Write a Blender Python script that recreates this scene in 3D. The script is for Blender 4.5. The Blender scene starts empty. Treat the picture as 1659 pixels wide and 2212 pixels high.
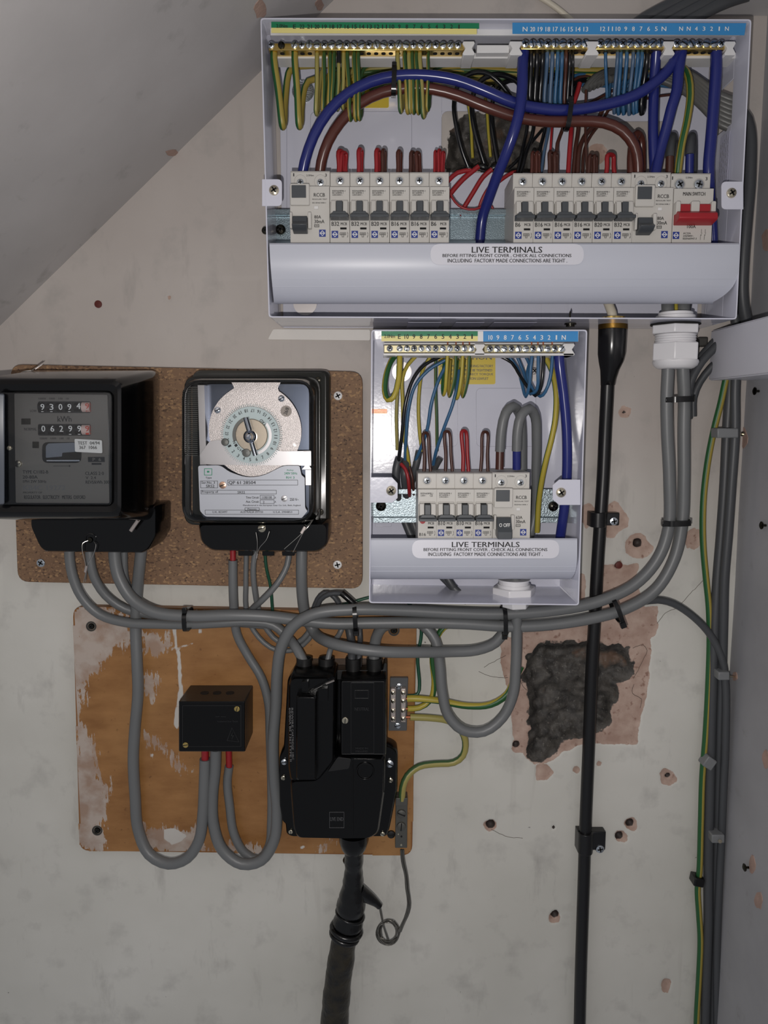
import bpy, math, random
import numpy as np
from mathutils import Vector, Matrix

# ------------------------------------------------------------------ camera, world, lights, exposure
F_PX, CX, CY = 1661.0, 829.5, 1106.0
PITCH = math.radians(7.1)
CAM = (0.0, -0.78, 1.45)
scene = bpy.context.scene
COL = scene.collection
cam_data = bpy.data.cameras.new('camera'); cam = bpy.data.objects.new('camera', cam_data)
cam_data.sensor_fit = 'HORIZONTAL'; cam_data.sensor_width = 36.0; cam_data.lens = 36.0 * F_PX / 1659.0
cam_data.clip_start = 0.01
cam.location = CAM; cam.rotation_euler = (math.pi / 2 - PITCH, 0, 0)
COL.objects.link(cam); scene.camera = cam
w = bpy.data.worlds.new('world'); scene.world = w; w.use_nodes = True
w.node_tree.nodes['Background'].inputs[0].default_value = (0.90, 0.93, 1.0, 1)
w.node_tree.nodes['Background'].inputs[1].default_value = 0.23
def lamp(name, loc, power, radius, col):
    l = bpy.data.lights.new(name, 'POINT'); l.energy = power; l.shadow_soft_size = radius; l.color = col
    o = bpy.data.objects.new(name, l); o.location = loc; COL.objects.link(o)
lamp('phone_flash', (CAM[0] - 0.017, CAM[1], CAM[2] - 0.040), 9.0, 0.003, (1.0, 0.955, 0.92))
scene.view_settings.view_transform = 'Standard'; scene.view_settings.look = 'None'
scene.view_settings.gamma = 1.0; scene.view_settings.exposure = 0.0
scene.view_settings.use_curve_mapping = False
random.seed(7); rng = np.random.default_rng(7)

# ------------------------------------------------------------------ measuring: photograph pixel -> point at distance d off the back wall
SP, CP = math.sin(PITCH), math.cos(PITCH)
def P(px, py, d=0.0):
    u = (px - CX) / F_PX; v = (CY - py) / F_PX
    t = (-CAM[1] - d) / (CP + v * SP)
    return Vector((u * t, -d, CAM[2] + t * (-SP + v * CP)))
def mpp(py, d):
    return ((-CAM[1] - d) / (CP + (CY - py) / F_PX * SP)) / F_PX
ZO = {1: (540, 20, .3376), 2: (1080, 20, .349), 3: (560, 350, .3255), 4: (1080, 350, .349), 5: (780, 690, .3014),
      6: (780, 990, .3014), 7: (0, 770, .2411), 8: (370, 770, .2592), 9: (130, 1180, .3255), 10: (560, 1240, .3617),
      11: (580, 1540, .3038), 12: (1080, 640, .349), 13: (1040, 1240, .3731), 14: (1040, 1700, .3731), 15: (0, 0, .4219),
      17: (600, 1400, .2079), 18: (940, 110, .2411), 19: (1330, 0, .1983), 20: (890, 1000, .16878), 21: (480, 1180, .2532),
      22: (780, 900, .12658)}
def zp(n, pts):
    a, b, s = ZO[n]
    return [(a + p[0] * s, b + p[1] * s) + tuple(p[2:]) for p in pts]

# ------------------------------------------------------------------ mesh accumulator
class MB:
    def __init__(s): s.v = []; s.f = []; s.m = []; s.uv = []; s.cur = 0
    def add(s, vs, fs, uvs=None):
        b = len(s.v); s.v += [tuple(q) for q in vs]
        for i, f in enumerate(fs):
            s.f.append([b + k for k in f]); s.m.append(s.cur)
            s.uv.append(uvs[i] if uvs else [(0, 0)] * len(f))
        return s
    def mat(s, i): s.cur = i; return s
    def box(s, x0, x1, y0, y1, z0, z1):
        vs = [(x, y, z) for x in (x0, x1) for y in (y0, y1) for z in (z0, z1)]
        return s.add(vs, [(0, 1, 3, 2), (4, 6, 7, 5), (0, 4, 5, 1), (2, 3, 7, 6), (0, 2, 6, 4), (1, 5, 7, 3)])
    def loft(s, rings, cap0=True, cap1=True, closed=True):
        n = len(rings[0]); vs = [p for r in rings for p in r]; fs = []
        for k in range(len(rings) - 1):
            for i in range(n if closed else n - 1):
                j = (i + 1) % n
                fs.append((k * n + i, k * n + j, (k + 1) * n + j, (k + 1) * n + i))
        if cap0: fs.append(tuple(range(n - 1, -1, -1)))
        if cap1: fs.append(tuple((len(rings) - 1) * n + i for i in range(n)))
        return s.add(vs, fs)
    def prism(s, poly, d0, d1, top=None):           # poly of (x, z), from distance d0 to d1 off the wall
        top = top or poly
        return s.loft([[(x, -d0, z) for x, z in poly], [(x, -d1, z) for x, z in top]])
    def ringprism(s, outer, inner, d0, d1):
        n = len(outer)
        vs = [(x, -d, z) for d in (d0, d1) for pl in (outer, inner) for x, z in pl]; fs = []
        for i in range(n):
            j = (i + 1) % n
            fs += [(2*n+i, 2*n+j, 3*n+j, 3*n+i), (i, n+i, n+j, j), (i, j, 2*n+j, 2*n+i), (n+i, 3*n+i, 3*n+j, n+j)]
        return s.add(vs, fs)
    def lathe(s, prof, c, axis='y', n=20, dirv=None):   # prof (r, h): h towards the camera (-y) for axis y, up for z
        c = Vector(c); ax = Vector(dirv).normalized() if dirv is not None else (Vector((0, -1, 0)) if axis == 'y' else Vector((0, 0, 1)) if axis == 'z' else Vector((1, 0, 0)))
        a = ax.orthogonal().normalized(); b = ax.cross(a)
        rings = [[c + ax * h + (a * math.cos(2*math.pi*i/n) + b * math.sin(2*math.pi*i/n)) * r for i in range(n)] for r, h in prof]
        return s.loft(rings)
    def tube(s, pts, r, n=10, caps=True, twist=0.0, flat=1.0):
        pts = [Vector(p) for p in pts]; N = len(pts)
        rr = r if hasattr(r, '__len__') else [r] * N
        T = []
        for i in range(N):
            t = pts[min(i+1, N-1)] - pts[max(i-1, 0)]
            T.append(t.normalized() if t.length > 1e-9 else Vector((0, 0, 1)))
        a = T[0].cross(Vector((0, 1, 0)))
        if a.length < .2: a = T[0].orthogonal()
        a.normalize(); L = 0; rings = []; us = []
        for i in range(N):
            if i:
                L += (pts[i] - pts[i-1]).length
                a = (a - T[i] * a.dot(T[i]))
                if a.length < 1e-6: a = T[i].orthogonal()
                a.normalize()
            b = T[i].cross(a)
            rings.append([pts[i] + (a * math.cos(2*math.pi*k/n) + b * (math.sin(2*math.pi*k/n) * flat)) * rr[i] for k in range(n)]); us.append(L)
        vs = [p for q in rings for p in q]; fs = []; uv = []
        for i in range(N - 1):
            for k in range(n):
                j = (k + 1) % n
                fs.append((i*n+k, i*n+j, (i+1)*n+j, (i+1)*n+k))
                v0, v1 = k / n, (k + 1) / n
                uv.append([(us[i], v0 + us[i]*twist), (us[i], v1 + us[i]*twist), (us[i+1], v1 + us[i+1]*twist), (us[i+1], v0 + us[i+1]*twist)])
        if caps:
            fs.append(tuple(range(n-1, -1, -1))); uv.append([(0, 0)] * n)
            fs.append(tuple((N-1)*n + i for i in range(n))); uv.append([(0, 0)] * n)
        return s.add(vs, fs, uv)
    def text(s, t, x0, x1, z0, z1, d, rot=0.0, keep=False):     # flat print filling the rectangle x0..x1, z0..z1
        vs, fs, (w, h) = glyphs(t)
        if w <= 0 or h <= 0: return s
        sx, sz = (x1 - x0) / w, (z1 - z0) / h
        if keep: sx = sz = min(sx, sz)
        cx, cz = (x0 + x1) / 2, (z0 + z1) / 2; ca, sa = math.cos(rot), math.sin(rot)
        out = []
        for x, y in vs:
            X, Z = (x - w/2) * sx, (y - h/2) * sz
            out.append((cx + X*ca - Z*sa, -d, cz + X*sa + Z*ca))
        b = (z1 - z0) * .045; n = len(out)
        return s.add(out, fs).add([(x + b*ca, y - .00002, z + b*sa) for x, y, z in out], fs)
    def textpx(s, t, x0, y0, x1, y1, d, rot=0.0, keep=False):
        a = P(x0, (y0+y1)/2, d); b = P(x1, (y0+y1)/2, d); c = P((x0+x1)/2, y0, d); e = P((x0+x1)/2, y1, d)
        return s.text(t, a.x, b.x, e.z, c.z, d, rot, keep)
    def rectpx(s, x0, y0, x1, y1, d0, d1):
        ym, xm = (y0+y1)/2, (x0+x1)/2
        return s.box(P(x0, ym, d1).x, P(x1, ym, d1).x, -d1, -d0, P(xm, y1, d1).z, P(xm, y0, d1).z)
GL = {}
def glyphs(t):
    if t not in GL:
        c = bpy.data.curves.new('t', 'FONT'); c.body = t; c.resolution_u = 2; c.size = 1.0; c.dimensions = '2D'; c.fill_mode = 'BOTH'
        o = bpy.data.objects.new('t', c); me = bpy.data.meshes.new_from_object(o)
        vs = [(v.co.x, v.co.y) for v in me.vertices]; fs = [tuple(p.vertices) for p in me.polygons]
        bpy.data.objects.remove(o); bpy.data.curves.remove(c); bpy.data.meshes.remove(me)
        if vs:
            x0 = min(v[0] for v in vs); y0 = min(v[1] for v in vs)
            vs = [(x - x0, y - y0) for x, y in vs]; wh = (max(v[0] for v in vs), max(v[1] for v in vs))
        else: wh = (0, 0)
        GL[t] = (vs, fs, wh)
    return GL[t]
def pw(pts, d): return [(q.x, q.z) for q in (P(x, y, d) for x, y in pts)]     # pixel polygon -> (x, z) at distance d
def rnd(poly, r, n=5):                                                         # round the corners of an (x, z) polygon
    out = []; N = len(poly)
    for i in range(N):
        p0, p, p1 = (Vector(poly[i-1]), Vector(poly[i]), Vector(poly[(i+1) % N]))
        a = (p0 - p); b = (p1 - p); rr = min(r if not hasattr(r, '__len__') else r[i], a.length*.49, b.length*.49)
        a = p + a.normalized() * rr; b = p + b.normalized() * rr
        for k in range(n + 1):
            t = k / n; q = a*(1-t)*(1-t) + p*2*t*(1-t) + b*t*t; out.append((q.x, q.y))
    return out
def rect(x0, y0, x1, y1): return [(x0, y1), (x1, y1), (x1, y0), (x0, y0)]      # pixel corners, anticlockwise seen from the camera
def shrink(poly, s):
    cx = sum(p[0] for p in poly)/len(poly); cz = sum(p[1] for p in poly)/len(poly)
    w = (max(p[0] for p in poly)-min(p[0] for p in poly))/2; h = (max(p[1] for p in poly)-min(p[1] for p in poly))/2
    return [(cx+(x-cx)*(w-s)/w, cz+(z-cz)*(h-s)/h) for x, z in poly]
def spline(pts, step=0.006):
    pts = [Vector(p) for p in pts]
    if len(pts) < 3:
        return pts
    q = [pts[0]*2 - pts[1]] + pts + [pts[-1]*2 - pts[-2]]; out = []
    for i in range(1, len(q) - 2):
        p0, p1, p2, p3 = q[i-1:i+3]; n = max(2, min(14, int((p2-p1).length / step)))
        t0 = 0; t1 = max((p1-p0).length, 1e-5)**.5; t2 = t1 + max((p2-p1).length, 1e-5)**.5; t3 = t2 + max((p3-p2).length, 1e-5)**.5
        for k in range(n):
            t = t1 + (t2-t1)*k/n
            A1 = p0*((t1-t)/(t1-t0)) + p1*((t-t0)/(t1-t0)); A2 = p1*((t2-t)/(t2-t1)) + p2*((t-t1)/(t2-t1)); A3 = p2*((t3-t)/(t3-t2)) + p3*((t-t2)/(t3-t2))
            B1 = A1*((t2-t)/(t2-t0)) + A2*((t-t0)/(t2-t0)); B2 = A2*((t3-t)/(t3-t1)) + A3*((t-t1)/(t3-t1))
            out.append(B1*((t2-t)/(t2-t1)) + B2*((t-t1)/(t2-t1)))
    out.append(pts[-1]); return out

# ------------------------------------------------------------------ objects
WL = {}
def finish(name, mb, mats, loc, smooth=35, bevel=0.0, seg=2):
    me = bpy.data.meshes.new(name)
    me.from_pydata([(x-loc[0], y-loc[1], z-loc[2]) for x, y, z in mb.v], [], mb.f)
    for m in (mats if isinstance(mats, (list, tuple)) else [mats]): me.materials.append(m)
    me.polygons.foreach_set('material_index', mb.m)
    uvl = me.uv_layers.new(name='UVMap'); uvl.data.foreach_set('uv', [c for u in mb.uv for q in u for c in q])
    import bmesh
    bm = bmesh.new(); bm.from_mesh(me); bmesh.ops.recalc_face_normals(bm, faces=bm.faces); bm.to_mesh(me); bm.free()
    if smooth:
        me.shade_smooth(); me.set_sharp_from_angle(angle=math.radians(smooth))
    o = bpy.data.objects.new(name, me); COL.objects.link(o)
    if bevel:
        b = o.modifiers.new('bevel', 'BEVEL'); b.width = bevel; b.segments = seg; b.limit_method = 'ANGLE'; b.angle_limit = math.radians(40); b.harden_normals = False
    return o
def tag(o, label=None, cat=None, group=None, kind=None):
    if label: o['label'] = label
    if cat: o['category'] = cat
    if group: o['group'] = group
    if kind: o['kind'] = kind
    return o
def thing(name, label, cat, loc, group=None):
    o = bpy.data.objects.new(name, None); o.empty_display_size = .01; COL.objects.link(o); o.location = loc
    WL[o.name] = tuple(loc); return tag(o, label, cat, group)
def part(name, mb, mats, parent, label=None, **k):
    loc = WL[parent.name]; o = finish(name, mb, mats, loc, **k); o.parent = parent; WL[o.name] = loc
    return tag(o, label)
def solo(name, mb, mats, label=None, cat=None, group=None, kind=None, **k):
    c = [sum(v[i] for v in mb.v)/len(mb.v) for i in range(3)]
    c[2] = min(v[2] for v in mb.v); c[1] = max(v[1] for v in mb.v)
    o = finish(name, mb, mats, c, **k); o.location = c; WL[o.name] = tuple(c); return tag(o, label, cat, group, kind)

# ------------------------------------------------------------------ materials
def srgb(r, g, b):
    f = lambda c: (c/255/12.92) if c/255 <= .04045 else ((c/255+.055)/1.055)**2.4
    return (f(r), f(g), f(b), 1)
def mat(name, col, rough=.5, metal=0., bump=0., bscale=300., var=0., vscale=20., coat=0., spec=.5, col2=None):
    m = bpy.data.materials.new(name); m.use_nodes = True; nt = m.node_tree; b = nt.nodes['Principled BSDF']
    b.inputs['Base Color'].default_value = srgb(*col); b.inputs['Roughness'].default_value = rough; b.inputs['Metallic'].default_value = metal
    b.inputs['Coat Weight'].default_value = coat; b.inputs['Specular IOR Level'].default_value = spec
    if bump or var:
        tc = nt.nodes.new('ShaderNodeTexCoord')
    if bump:
        n = nt.nodes.new('ShaderNodeTexNoise'); n.inputs['Scale'].default_value = bscale; n.inputs['Detail'].default_value = 3
        nt.links.new(tc.outputs['Object'], n.inputs['Vector'])
        bp = nt.nodes.new('ShaderNodeBump'); bp.inputs['Strength'].default_value = bump; bp.inputs['Distance'].default_value = .001
        nt.links.new(n.outputs['Fac'], bp.inputs['Height']); nt.links.new(bp.outputs['Normal'], b.inputs['Normal'])
    if var:
        n = nt.nodes.new('ShaderNodeTexNoise'); n.inputs['Scale'].default_value = vscale; n.inputs['Detail'].default_value = 5
        nt.links.new(tc.outputs['Object'], n.inputs['Vector'])
        cr = nt.nodes.new('ShaderNodeValToRGB'); cr.color_ramp.elements[0].position = .35; cr.color_ramp.elements[1].position = .68
        c = srgb(*col); c2 = srgb(*col2) if col2 else tuple(x*(1-var) for x in c[:3]) + (1,)
        cr.color_ramp.elements[0].color = c2; cr.color_ramp.elements[1].color = c
        nt.links.new(n.outputs['Fac'], cr.inputs['Fac']); nt.links.new(cr.outputs['Color'], b.inputs['Base Color'])
    return m
def stripe(name, c1, c2, frac=.45, rough=.42, off=0.0):
    m = bpy.data.materials.new(name); m.use_nodes = True; nt = m.node_tree; b = nt.nodes['Principled BSDF']; b.inputs['Roughness'].default_value = rough
    uv = nt.nodes.new('ShaderNodeUVMap'); sx = nt.nodes.new('ShaderNodeSeparateXYZ'); nt.links.new(uv.outputs[0], sx.inputs[0])
    fr = nt.nodes.new('ShaderNodeMath'); fr.operation = 'FRACT'
    ad = nt.nodes.new('ShaderNodeMath'); ad.operation = 'ADD'; ad.inputs[1].default_value = off; nt.links.new(sx.outputs[1], ad.inputs[0]); nt.links.new(ad.outputs[0], fr.inputs[0])
    lt = nt.nodes.new('ShaderNodeMath'); lt.operation = 'LESS_THAN'; lt.inputs[1].default_value = frac; nt.links.new(fr.outputs[0], lt.inputs[0])
    mx = nt.nodes.new('ShaderNodeMix'); mx.data_type = 'RGBA'; mx.inputs[6].default_value = srgb(*c1); mx.inputs[7].default_value = srgb(*c2)
    nt.links.new(lt.outputs[0], mx.inputs[0]); nt.links.new(mx.outputs[2], b.inputs['Base Color'])
    return m
def glassy(name, tint, ior_gloss=.12, rough=.02, opac=0.0, body=(200, 205, 215)):
    m = bpy.data.materials.new(name); m.use_nodes = True; nt = m.node_tree; nt.nodes.remove(nt.nodes['Principled BSDF'])
    out = nt.nodes['Material Output']; tr = nt.nodes.new('ShaderNodeBsdfTransparent'); tr.inputs[0].default_value = srgb(*tint)
    gl = nt.nodes.new('ShaderNodeBsdfGlossy'); gl.inputs['Roughness'].default_value = rough
    fr = nt.nodes.new('ShaderNodeFresnel'); fr.inputs[0].default_value = 1.5
    mx = nt.nodes.new('ShaderNodeMixShader'); nt.links.new(fr.outputs[0], mx.inputs[0]); nt.links.new(tr.outputs[0], mx.inputs[1]); nt.links.new(gl.outputs[0], mx.inputs[2])
    last = mx
    if opac:
        df = nt.nodes.new('ShaderNodeBsdfPrincipled'); df.inputs['Base Color'].default_value = srgb(*body); df.inputs['Roughness'].default_value = .1
        m2 = nt.nodes.new('ShaderNodeMixShader'); m2.inputs[0].default_value = opac; nt.links.new(mx.outputs[0], m2.inputs[1]); nt.links.new(df.outputs[0], m2.inputs[2]); last = m2
    nt.links.new(last.outputs[0], out.inputs[0]); return m
M = dict(
    steel=mat('white_powder_coat', (212, 213, 226), .17, bump=.05, bscale=260, coat=.2),
    guard=mat('grey_white_guard_plastic', (196, 199, 210), .36),
    plastic=mat('white_plastic', (226, 225, 224), .4),
    gland=mat('white_nylon', (225, 224, 226), .32),
    mcb=mat('breaker_housing', (203, 200, 194), .42), mcb2=mat('breaker_step', (176, 173, 168), .5),
    lever=mat('dark_grey_lever', (72, 76, 80), .38), red=mat('red_lever', (166, 38, 46), .4),
    ink=mat('black_print', (28, 28, 30), .6), faint=mat('grey_print', (105, 105, 106), .6), inkw=mat('white_print', (232, 232, 230), .6), inkr=mat('red_print', (190, 60, 45), .6),
    inkt=mat('teal_print', (60, 160, 120), .6), logo=mat('blue_logo_print', (36, 58, 140), .5),
    zinc=mat('zinc', (214, 220, 226), .18, 1., bump=.3, bscale=900), zincl=mat('zinc_rail_mottled', (176, 190, 196), .36, .9, bump=.5, bscale=700, var=.25, vscale=300), zincrail=mat('zinc_rail', (150, 165, 172), .3, 1., bump=.25, bscale=1400),
    brass=mat('brass', (226, 196, 120), .22, 1.), dbrass=mat('dark_brass', (120, 92, 44), .4, 1.), copper=mat('copper', (176, 104, 74), .35, .6), hole=mat('dark_recess', (10, 10, 11), .8),
    nickel=mat('nickel_screw', (215, 206, 184), .2, 1.), bscrew=mat('blackened_screw', (60, 58, 52), .25, 1.),
    silver=mat('aluminium', (196, 186, 181), .34, .75, bump=.3, bscale=1500), silver2=mat('satin_aluminium', (206, 200, 198), .35, .8), chrome=mat('polished_steel', (225, 228, 235), .08, 1.),
    bake=mat('black_bakelite', (8, 8, 9), .14, coat=.15, spec=.4), cutout=mat('black_moulded_plastic', (6, 6, 7), .2, bump=.12, bscale=500, spec=.35), dull=mat('dull_black_plastic', (22, 22, 22), .4),
    flange=mat('dark_olive_bakelite', (38, 38, 34), .22), tape=mat('black_tape', (11, 11, 12), .26, bump=1., bscale=90), tarry=mat('tarred_cable', (17, 17, 17), .4, bump=1., bscale=200, var=.1, vscale=90, col2=(46, 40, 26)),
    tie=mat('black_cable_tie', (14, 14, 15), .2), conduit=mat('black_conduit_plastic', (20, 20, 22), .35), boot=mat('black_rubber_boot', (18, 18, 20), .2),
    gy4=stripe('green_yellow_insulation_halved', (160, 142, 66), (34, 88, 46), .45, off=.72), gy5=stripe('green_yellow_insulation_mirrored', (160, 142, 66), (34, 88, 46), .16, off=.83), grey=mat('grey_pvc_sheath', (108, 110, 111), .42, bump=.15, bscale=60, var=.07, vscale=14), dgrey=mat('dark_grey_pvc', (70, 72, 75), .45, var=.1, vscale=12), duct=mat('grey_flat_sheath', (94, 94, 92), .4, bump=.25, bscale=120),
    blue=mat('blue_insulation', (34, 42, 112), .22), brown=mat('brown_insulation', (84, 44, 36), .27), lblue=mat('light_blue_insulation', (50, 94, 132), .38), sblue=mat('slate_blue_insulation', (72, 96, 124), .38),
    black=mat('black_insulation', (18, 19, 22), .22), redw=mat('red_insulation', (150, 32, 38), .38), dbrown=mat('dark_brown_insulation', (74, 42, 34), .35), green=mat('green_insulation', (24, 76, 56), .42),
    gy=stripe('green_yellow_insulation', (158, 138, 62), (50, 84, 44), .38, rough=.45), gy2=stripe('green_yellow_insulation_pale', (156, 146, 82), (62, 92, 56), .33, off=.58), gy3=stripe('green_yellow_insulation_bold', (172, 156, 58), (40, 90, 48), .4, off=.6), beige=mat('beige_sheath', (206, 198, 180), .45),
    lgreen=mat('green_label', (24, 124, 82), .4), lyellow=mat('yellow_label', (232, 220, 140), .4), lblue_lab=mat('blue_label', (58, 140, 200), .4), warn=mat('warning_yellow', (216, 190, 62), .4), sticker=mat('silver_sticker', (222, 222, 230), .35, .1), paper=mat('white_label', (238, 236, 232), .5),
    mface=mat('meter_faceplate', (116, 112, 107), .35, .15), drum=mat('black_drum', (16, 16, 18), .4), drumr=mat('pale_drum', (216, 188, 180), .5), dial=mat('pale_dial', (212, 226, 224), .45), dlab=mat('dial_label', (216, 216, 222), .4, .1),
    glass=glassy('clear_glass', (244, 246, 248)), smoke=glassy('smoky_glass_edge', (120, 122, 122), opac=.35, body=(26, 27, 27)), lens=glassy('lens_side', (190, 195, 205), opac=.45, body=(130, 136, 148)),
    lead=mat('lead', (96, 96, 98), .5, .5), clampg=mat('tarnished_clamp', (104, 103, 98), .45, .7), wire=mat('seal_wire', (200, 196, 190), .3, 1.), brownp=mat('brown_plug', (92, 34, 26), .5), trunk=mat('white_trunking', (206, 206, 214), .4), grommet=mat('grommet', (60, 58, 54), .6), strand=mat('tinned_strand', (120, 118, 112), .35, .8), tblock=mat('grey_connector', (82, 84, 86), .45),
)

# ------------------------------------------------------------------ the walls and the sloping soffit
XC = P(1574, 1500, 0).x
def PR(px, py):                                    # pixel -> point on the right-hand wall
    u = (px - CX)/F_PX; v = (CY - py)/F_PX; t = XC/u
    return Vector((XC, CAM[1] + t*(CP + v*SP), CAM[2] + t*(-SP + v*CP)))
def vnoise(x, z, cell, seed):
    r = np.random.default_rng(seed); g = r.random((512, 512)); a = x/cell + 200; b = z/cell + 50
    i, j = np.floor(a).astype(int), np.floor(b).astype(int); fa, fb = a-i, b-j
    fa = fa*fa*(3-2*fa); fb = fb*fb*(3-2*fb); i %= 511; j %= 511
    return (g[i, j]*(1-fa)+g[i+1, j]*fa)*(1-fb) + (g[i, j+1]*(1-fa)+g[i+1, j+1]*fa)*fb - .5
def sdpoly(X, Z, polys):                            # signed distance in metres, positive inside
    best = np.full(X.shape, -9.0)
    for pl in polys:
        pl = np.array(pl); d2 = np.full(X.shape, 9.0); ins = np.zeros(X.shape, bool)
        for k in range(len(pl)):
            ax, az = pl[k]; bx, bz = pl[(k+1) % len(pl)]; dx, dz = bx-ax, bz-az
            t = np.clip(((X-ax)*dx+(Z-az)*dz)/(dx*dx+dz*dz+1e-12), 0, 1)
            d2 = np.minimum(d2, (X-ax-t*dx)**2+(Z-az-t*dz)**2)
            if abs(dz) > 1e-9:
                c = ((az > Z) != (bz > Z)) & (X < dx*(Z-az)/dz+ax); ins ^= c
        best = np.maximum(best, np.where(ins, 1, -1)*np.sqrt(d2))
    return best
def blob(cx, cy, r, n=14, sq=1.0, seed=0):
    q = random.Random(seed+int(cx)+int(cy)); return [(cx+math.cos(6.283*k/n)*r*q.uniform(.75, 1.15), cy+math.sin(6.283*k/n)*r*sq*q.uniform(.75, 1.15)) for k in range(n)]
RUBBLE = [zp(13, [(262,480),(300,425),(380,398),(600,395),(720,405),(868,425),(880,500),(888,590),(800,645),(800,700),(760,800),(745,880),(680,912),(590,960),(480,972),(440,1030),(390,1082),(300,1092),(256,1080),(272,1000),(285,900),(262,850),(276,770),(262,680),(232,600)]),
          [(965,300),(985,262),(1020,245),(1120,250),(1160,300),(1178,330),(1168,376),(960,376)]]
PLASTER = [zp(13, [(112,390),(240,335),(600,300),(690,290),(690,-60),(905,-60),(905,100),(950,190),(1020,185),(1018,350),(985,372),(975,600),(950,750),(895,985),(680,985),(590,988),(470,1030),(400,1090),(300,1110),(210,1000),(180,930),(150,650),(112,520)]),
           zp(12, [(490,1710),(528,1722),(532,1900),(490,1900)]), zp(12, [(630,1700),(665,1705),(665,1900),(630,1900)]), zp(12, [(695,1695),(760,1660),(845,1690),(845,1800),(870,1900),(695,1900)]),
           blob(1349,889,14), blob(1322,1122,40), blob(1272,1112,20, sq=1.3), blob(1378,1183,29), blob(1495,1163,20, sq=1.2), blob(1443,1680,19), blob(1172,1668,22), blob(1245,1664,9), blob(1294,1650,8),
           blob(1362,1781,16), blob(1342,1808,13), blob(1199,1982,14), blob(1060,1783,14), blob(1120,1612,16), blob(1440,2130,12, sq=1.6), blob(1337,1221,9), blob(365,642,5), blob(1185,300,40), blob(1290,330,22), blob(880,1600,10)]
HOLES = [(1378,1173,10),(1337,1221,8),(1115,1609,8),(1060,1782,10),(1362,1780,9),(1338,1807,9),(1199,1977,9),(1349,890,3.5),(1443,1676,6),(1143,1788,2.5),(1196,1788,3.5),(1242,1902,1.5)]
def wall_grid():
    dx = .0021; xs = np.arange(-.50, XC, dx); xs = np.append(xs, XC); zs = np.arange(.70, 1.93, dx)
    X, Z = np.meshgrid(xs, zs); n, m = X.shape
    w = lambda pls: [pw(pl, 0) for pl in pls]
    sr, sp_ = sdpoly(X, Z, w(RUBBLE)), sdpoly(X, Z, w(PLASTER))
    jag = vnoise(X, Z, .006, 1)*.006 + vnoise(X, Z, .0025, 2)*.002
    sr = sr + jag; sp_ = sp_ + vnoise(X, Z, .009, 3)*.003 + vnoise(X, Z, .003, 4)*.0012
    sh = np.full(X.shape, -1.0)
    for hx, hy, r in HOLES:
        c = P(hx, hy, 0); sh = np.maximum(sh, r*mpp(hy, 0) - np.hypot(X-c.x, Z-c.z))
    st = lambda a, e: np.clip(a/e, 0, 1)
    D = vnoise(X, Z, .09, 5)*.0022 + vnoise(X, Z, .03, 6)*.0006 + vnoise(X, Z, .004, 7)*.00012
    D += st(sp_, .0015)*(.0014 + .0006*vnoise(X, Z, .008, 8))
    D += st(sr, .012)*(.013 + .009*vnoise(X, Z, .024, 9) + .005*vnoise(X, Z, .008, 10) + .0035*vnoise(X, Z, .0042, 11))
    D += st(sh, .0012)*.005
    band = sdpoly(X, Z, [pw([(196,600),(560,600),(560,1330),(0,1330),(0,905),(196,640)], 0)]); D += st(band, .001)*.0006
    v = np.stack([X, np.maximum(D, 0) * 1.0, Z], -1).reshape(-1, 3)
    idx = np.arange(n*m).reshape(n, m); f = np.stack([idx[:-1, :-1], idx[:-1, 1:], idx[1:, 1:], idx[1:, :-1]], -1).reshape(-1, 4)
    me = bpy.data.meshes.new('wall_back'); me.vertices.add(n*m); me.vertices.foreach_set('co', v.ravel())
    me.loops.add(f.size); me.loops.foreach_set('vertex_index', f.ravel()); me.polygons.add(len(f))
    me.polygons.foreach_set('loop_start', np.arange(0, f.size, 4)); me.update(calc_edges=True); me.validate()
    me.shade_smooth()
    for nm, a in (('sd_rubble', sr), ('sd_plaster', sp_), ('sd_hole', sh)):
        at = me.attributes.new(nm, 'FLOAT', 'POINT'); at.data.foreach_set('value', (a*1000).ravel().astype(np.float32))
    o = bpy.data.objects.new('wall_back', me); COL.objects.link(o); return o
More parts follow.
